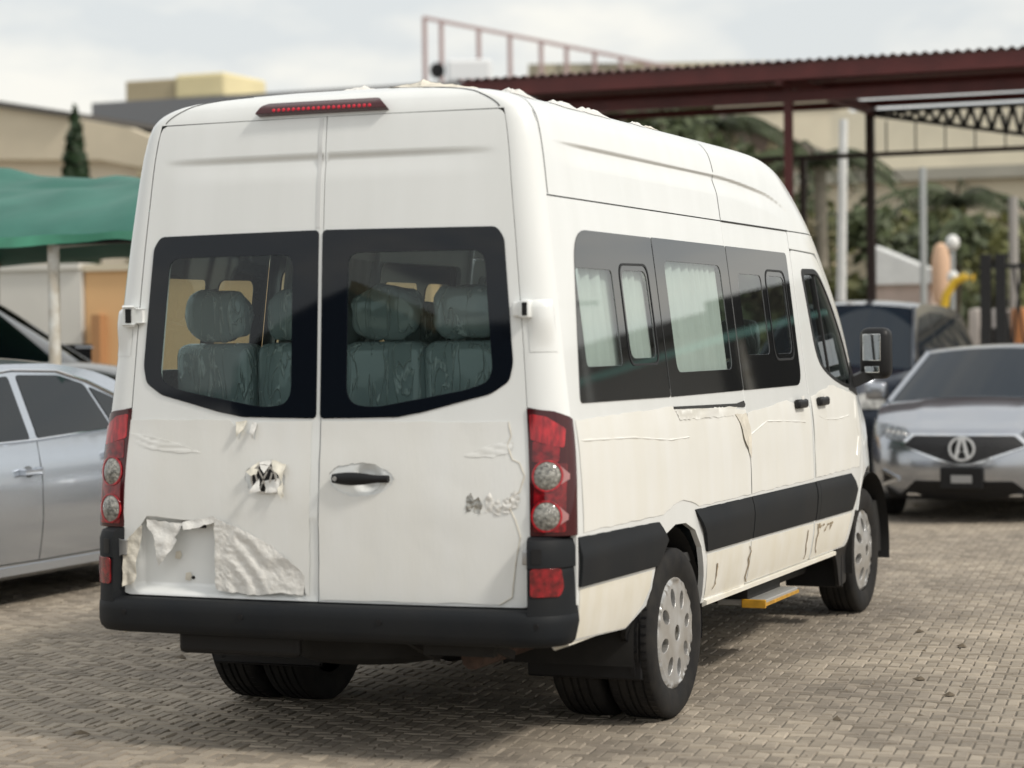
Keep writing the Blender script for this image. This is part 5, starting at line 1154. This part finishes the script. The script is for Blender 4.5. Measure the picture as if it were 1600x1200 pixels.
for z, r_ in ((2.95, .11), (2.42, .09)):
    bm = bmesh.new(); bmesh.ops.create_icosphere(bm, subdivisions=3, radius=r_); 
    for v in bm.verts: v.co.z = v.co.z*1.15+z
    me = bpy.data.meshes.new('globe'); bm.to_mesh(me); bm.free(); me.materials.append(mat('white_globe', (.8, .8, .78), .3)); me.polygons.foreach_set('use_smooth', [True]*len(me.polygons)); link(bpy.data.objects.new('globe', me), gl)
kk = empty('kiosk', (-4.0, 29, 0), 0, 'small kiosk with white top and pink walls behind the dark car', 'kiosk')
MB().box((-.45, -.4, 0), (.45, .4, 2.35)).build('wall', mat('pink_panel', (.62, .50, .44), .7, var=.2, vscale=3), kk); MB().prism([(-.52, 2.35), (.52, 2.35), (.52, 2.55), (-.52, 3.0)], lambda x, z: (x, -.5, z), lambda x, z: (x, .5, z)).build('roof', WP, kk); MB().box((-.12, -.42, 0), (.12, -.403, 1.9)).build('door', WP, kk)
o = MB().lathe([(2.0, .02), (2.05, .12), (2.3, .16), (2.75, .15), (2.95, .10), (3.0, .02)], 'z', 18, (-3.35, 28.6, 0)).build('peach_sign_drum', PLAS('peach_panel', (.75, .50, .34)), None, True)
MB().tube([(-3.35, 28.6, 0), (-3.35, 28.6, 1.95)], .05, 8).build('post', STEEL, o); tag(o, 'peach coloured rounded sign on a post left of the globe lamp', 'sign')
ya = empty('yellow_arch', (-2.62, 26.5, 0), 0, 'bright yellow bent pipe arch above the roof of the dark car', 'arch')
MB().tube([(-.28, 0, 0), (-.28, 0, 1.9), (-.24, 0, 2.12), (-.10, 0, 2.33), (.06, 0, 2.4), (.18, 0, 2.38)], .065, 10).build('pipe', mat('yellow_paint', (.72, .46, .03), .5), ya, True)
MB().tube([(-.28, 0, 0), (-.28, 0, 1.5)], .10, 10).build('orange_base', mat('orange_paint', (.6, .25, .07), .6), ya, True)
for k, (x, c_, lb) in enumerate([(-2.35, (.62, .56, .52), 'pale grey drum under the yellow arch'), (-2.02, (.66, .62, .6), 'whitish drum right of the yellow arch'), (-1.72, (.62, .26, .10), 'orange drum beside the black gate')]):
    o = MB().lathe([(0, .02), (0, .13), (.6, .14), (.62, .15), (.64, .14), (1.2, .14), (1.22, .15), (1.9, .13), (1.92, .02)], 'z', 18, (x, 26.3, 0)).build('stacked_drum', mat('drum_paint_%d' % k, c_, .6, var=.2, vscale=4), None, True); tag(o, lb, 'drum')
o = MB().box((-1.98, 24.4, 1.02), (-1.58, 24.7, 1.62), .02).box((-1.81, 24.5, 0), (-1.75, 24.58, 1.02)).build('control_box', mat('dark_box_paint', (.015, .013, .013), .6)); tag(o, 'dark metal box on a stand in front of the orange drum', 'box')
gt = empty('steel_gate', (-.8, 22.8, 0), 0, 'black lattice steel gate at the right edge behind the silver grey sedan', 'gate')
for x in (-.80, -.60, .35, 1.6): MB().box((x-.07, -.05, 0), (x+.07, .05, 2.6)).build('post', DST, gt)
for z in (.15, 1.25, 2.43): MB().bar((-.8, 0, z), (1.6, 0, z), .06).build('rail', DST, gt)
for k in range(12):
    x = -.62+.18*k; MB().bar((x, .07, .15), (x+.28, .07, 2.4), .03).build('lattice_bar', DST, gt); MB().bar((x+.28, .10, .15), (x, .10, 2.4), .03).build('lattice_bar', DST, gt)
# ------------------------------------------------------------------ surroundings mirrored in the windows
b = empty('gabled_shed', (-13, -34, 0), 0, 'dark gabled shed mirrored in the rear windows of the minibus', 'building')
DK = mat('dark_shed_wall', (.028, .026, .024), .8)
MB().prism([(-16, 0), (18, 0), (18, 5.7), (1.6, 5.7), (-2.7, 6.75), (-9.5, 5.2), (-16, 5.2)], lambda x, z: (x, 0, z), lambda x, z: (x, -10, z)).build('wall', DK, b)
MB().bar((1.6, .1, 5.72), (-2.7, .1, 6.80), .2, .34).build('barge_board', PLAS('tan_board', (.55, .40, .20)), b)
MB().bar((-2.7, .1, 6.72), (-9.5, .1, 5.2), .1, .10).build('barge_board', MATS['dark_flashing'], b)
c2 = empty('shade_canopy', (9.5, 27, 0), 0, 'long green shade canopy mirrored in the side windows of the minibus', 'canopy')
grid('tarpaulin', lambda u, v: (-6+14*u, -1.5+4*v, 3.12+.36*v-.08*math.sin(u*14)*math.sin(math.pi*v)), 40, 8, GREEN, c2, ref=(0, 0, 1))
for x in (-5.5, -2, 1.5, 5, 7.8): MB().tube([(x, -1.4, 0), (x, -1.4, 3.12)], .05, 8).build('post', POSTW, c2)
block('dark_workshop', 'low dark workshop mirrored in the side windows of the minibus', 'building', (5.0, 34, 0), (10.4, 40, 4.55), DK); block('grey_workshop', 'low grey workshop mirrored in the rearmost side window', 'building', (10.5, 36, 0), (18, 42, 4.2), PLAS('dull_grey_plaster', (.30, .29, .27)), [('roof_edge', (10.45, 35.7, 4.2), (18.2, 42, 4.5), MATS['dark_flashing'], 0)])
lp = empty('street_lamp', (9.9, 25.5, 0), 0, 'slim leaning street lamp mirrored in the rearmost side window', 'street lamp')
MB().tube([(.35, 0, 0), (0, 0, 4.3)], .035, 8).build('post', WP, lp); MB().bar((-.35, 0, 4.22), (.35, 0, 4.38), .12, .06).build('lamp_head', mat('grey_pole_paint', (.4, .42, .42), .5), lp)
for k, (x, y, pm, lb) in enumerate([(6.6, 27.2, NAVY, 'navy sedan under the canopy mirrored in the front side window'), (9.2, 27.3, DARKP, 'dark sedan under the canopy mirrored in the middle side window'), (12.0, 27.2, OLIVE, 'olive sedan under the canopy mirrored in the rearmost side window')]):
    make_car('sedan_car', lb, dict(SEDAN), pm, (x, y, 0), math.pi)
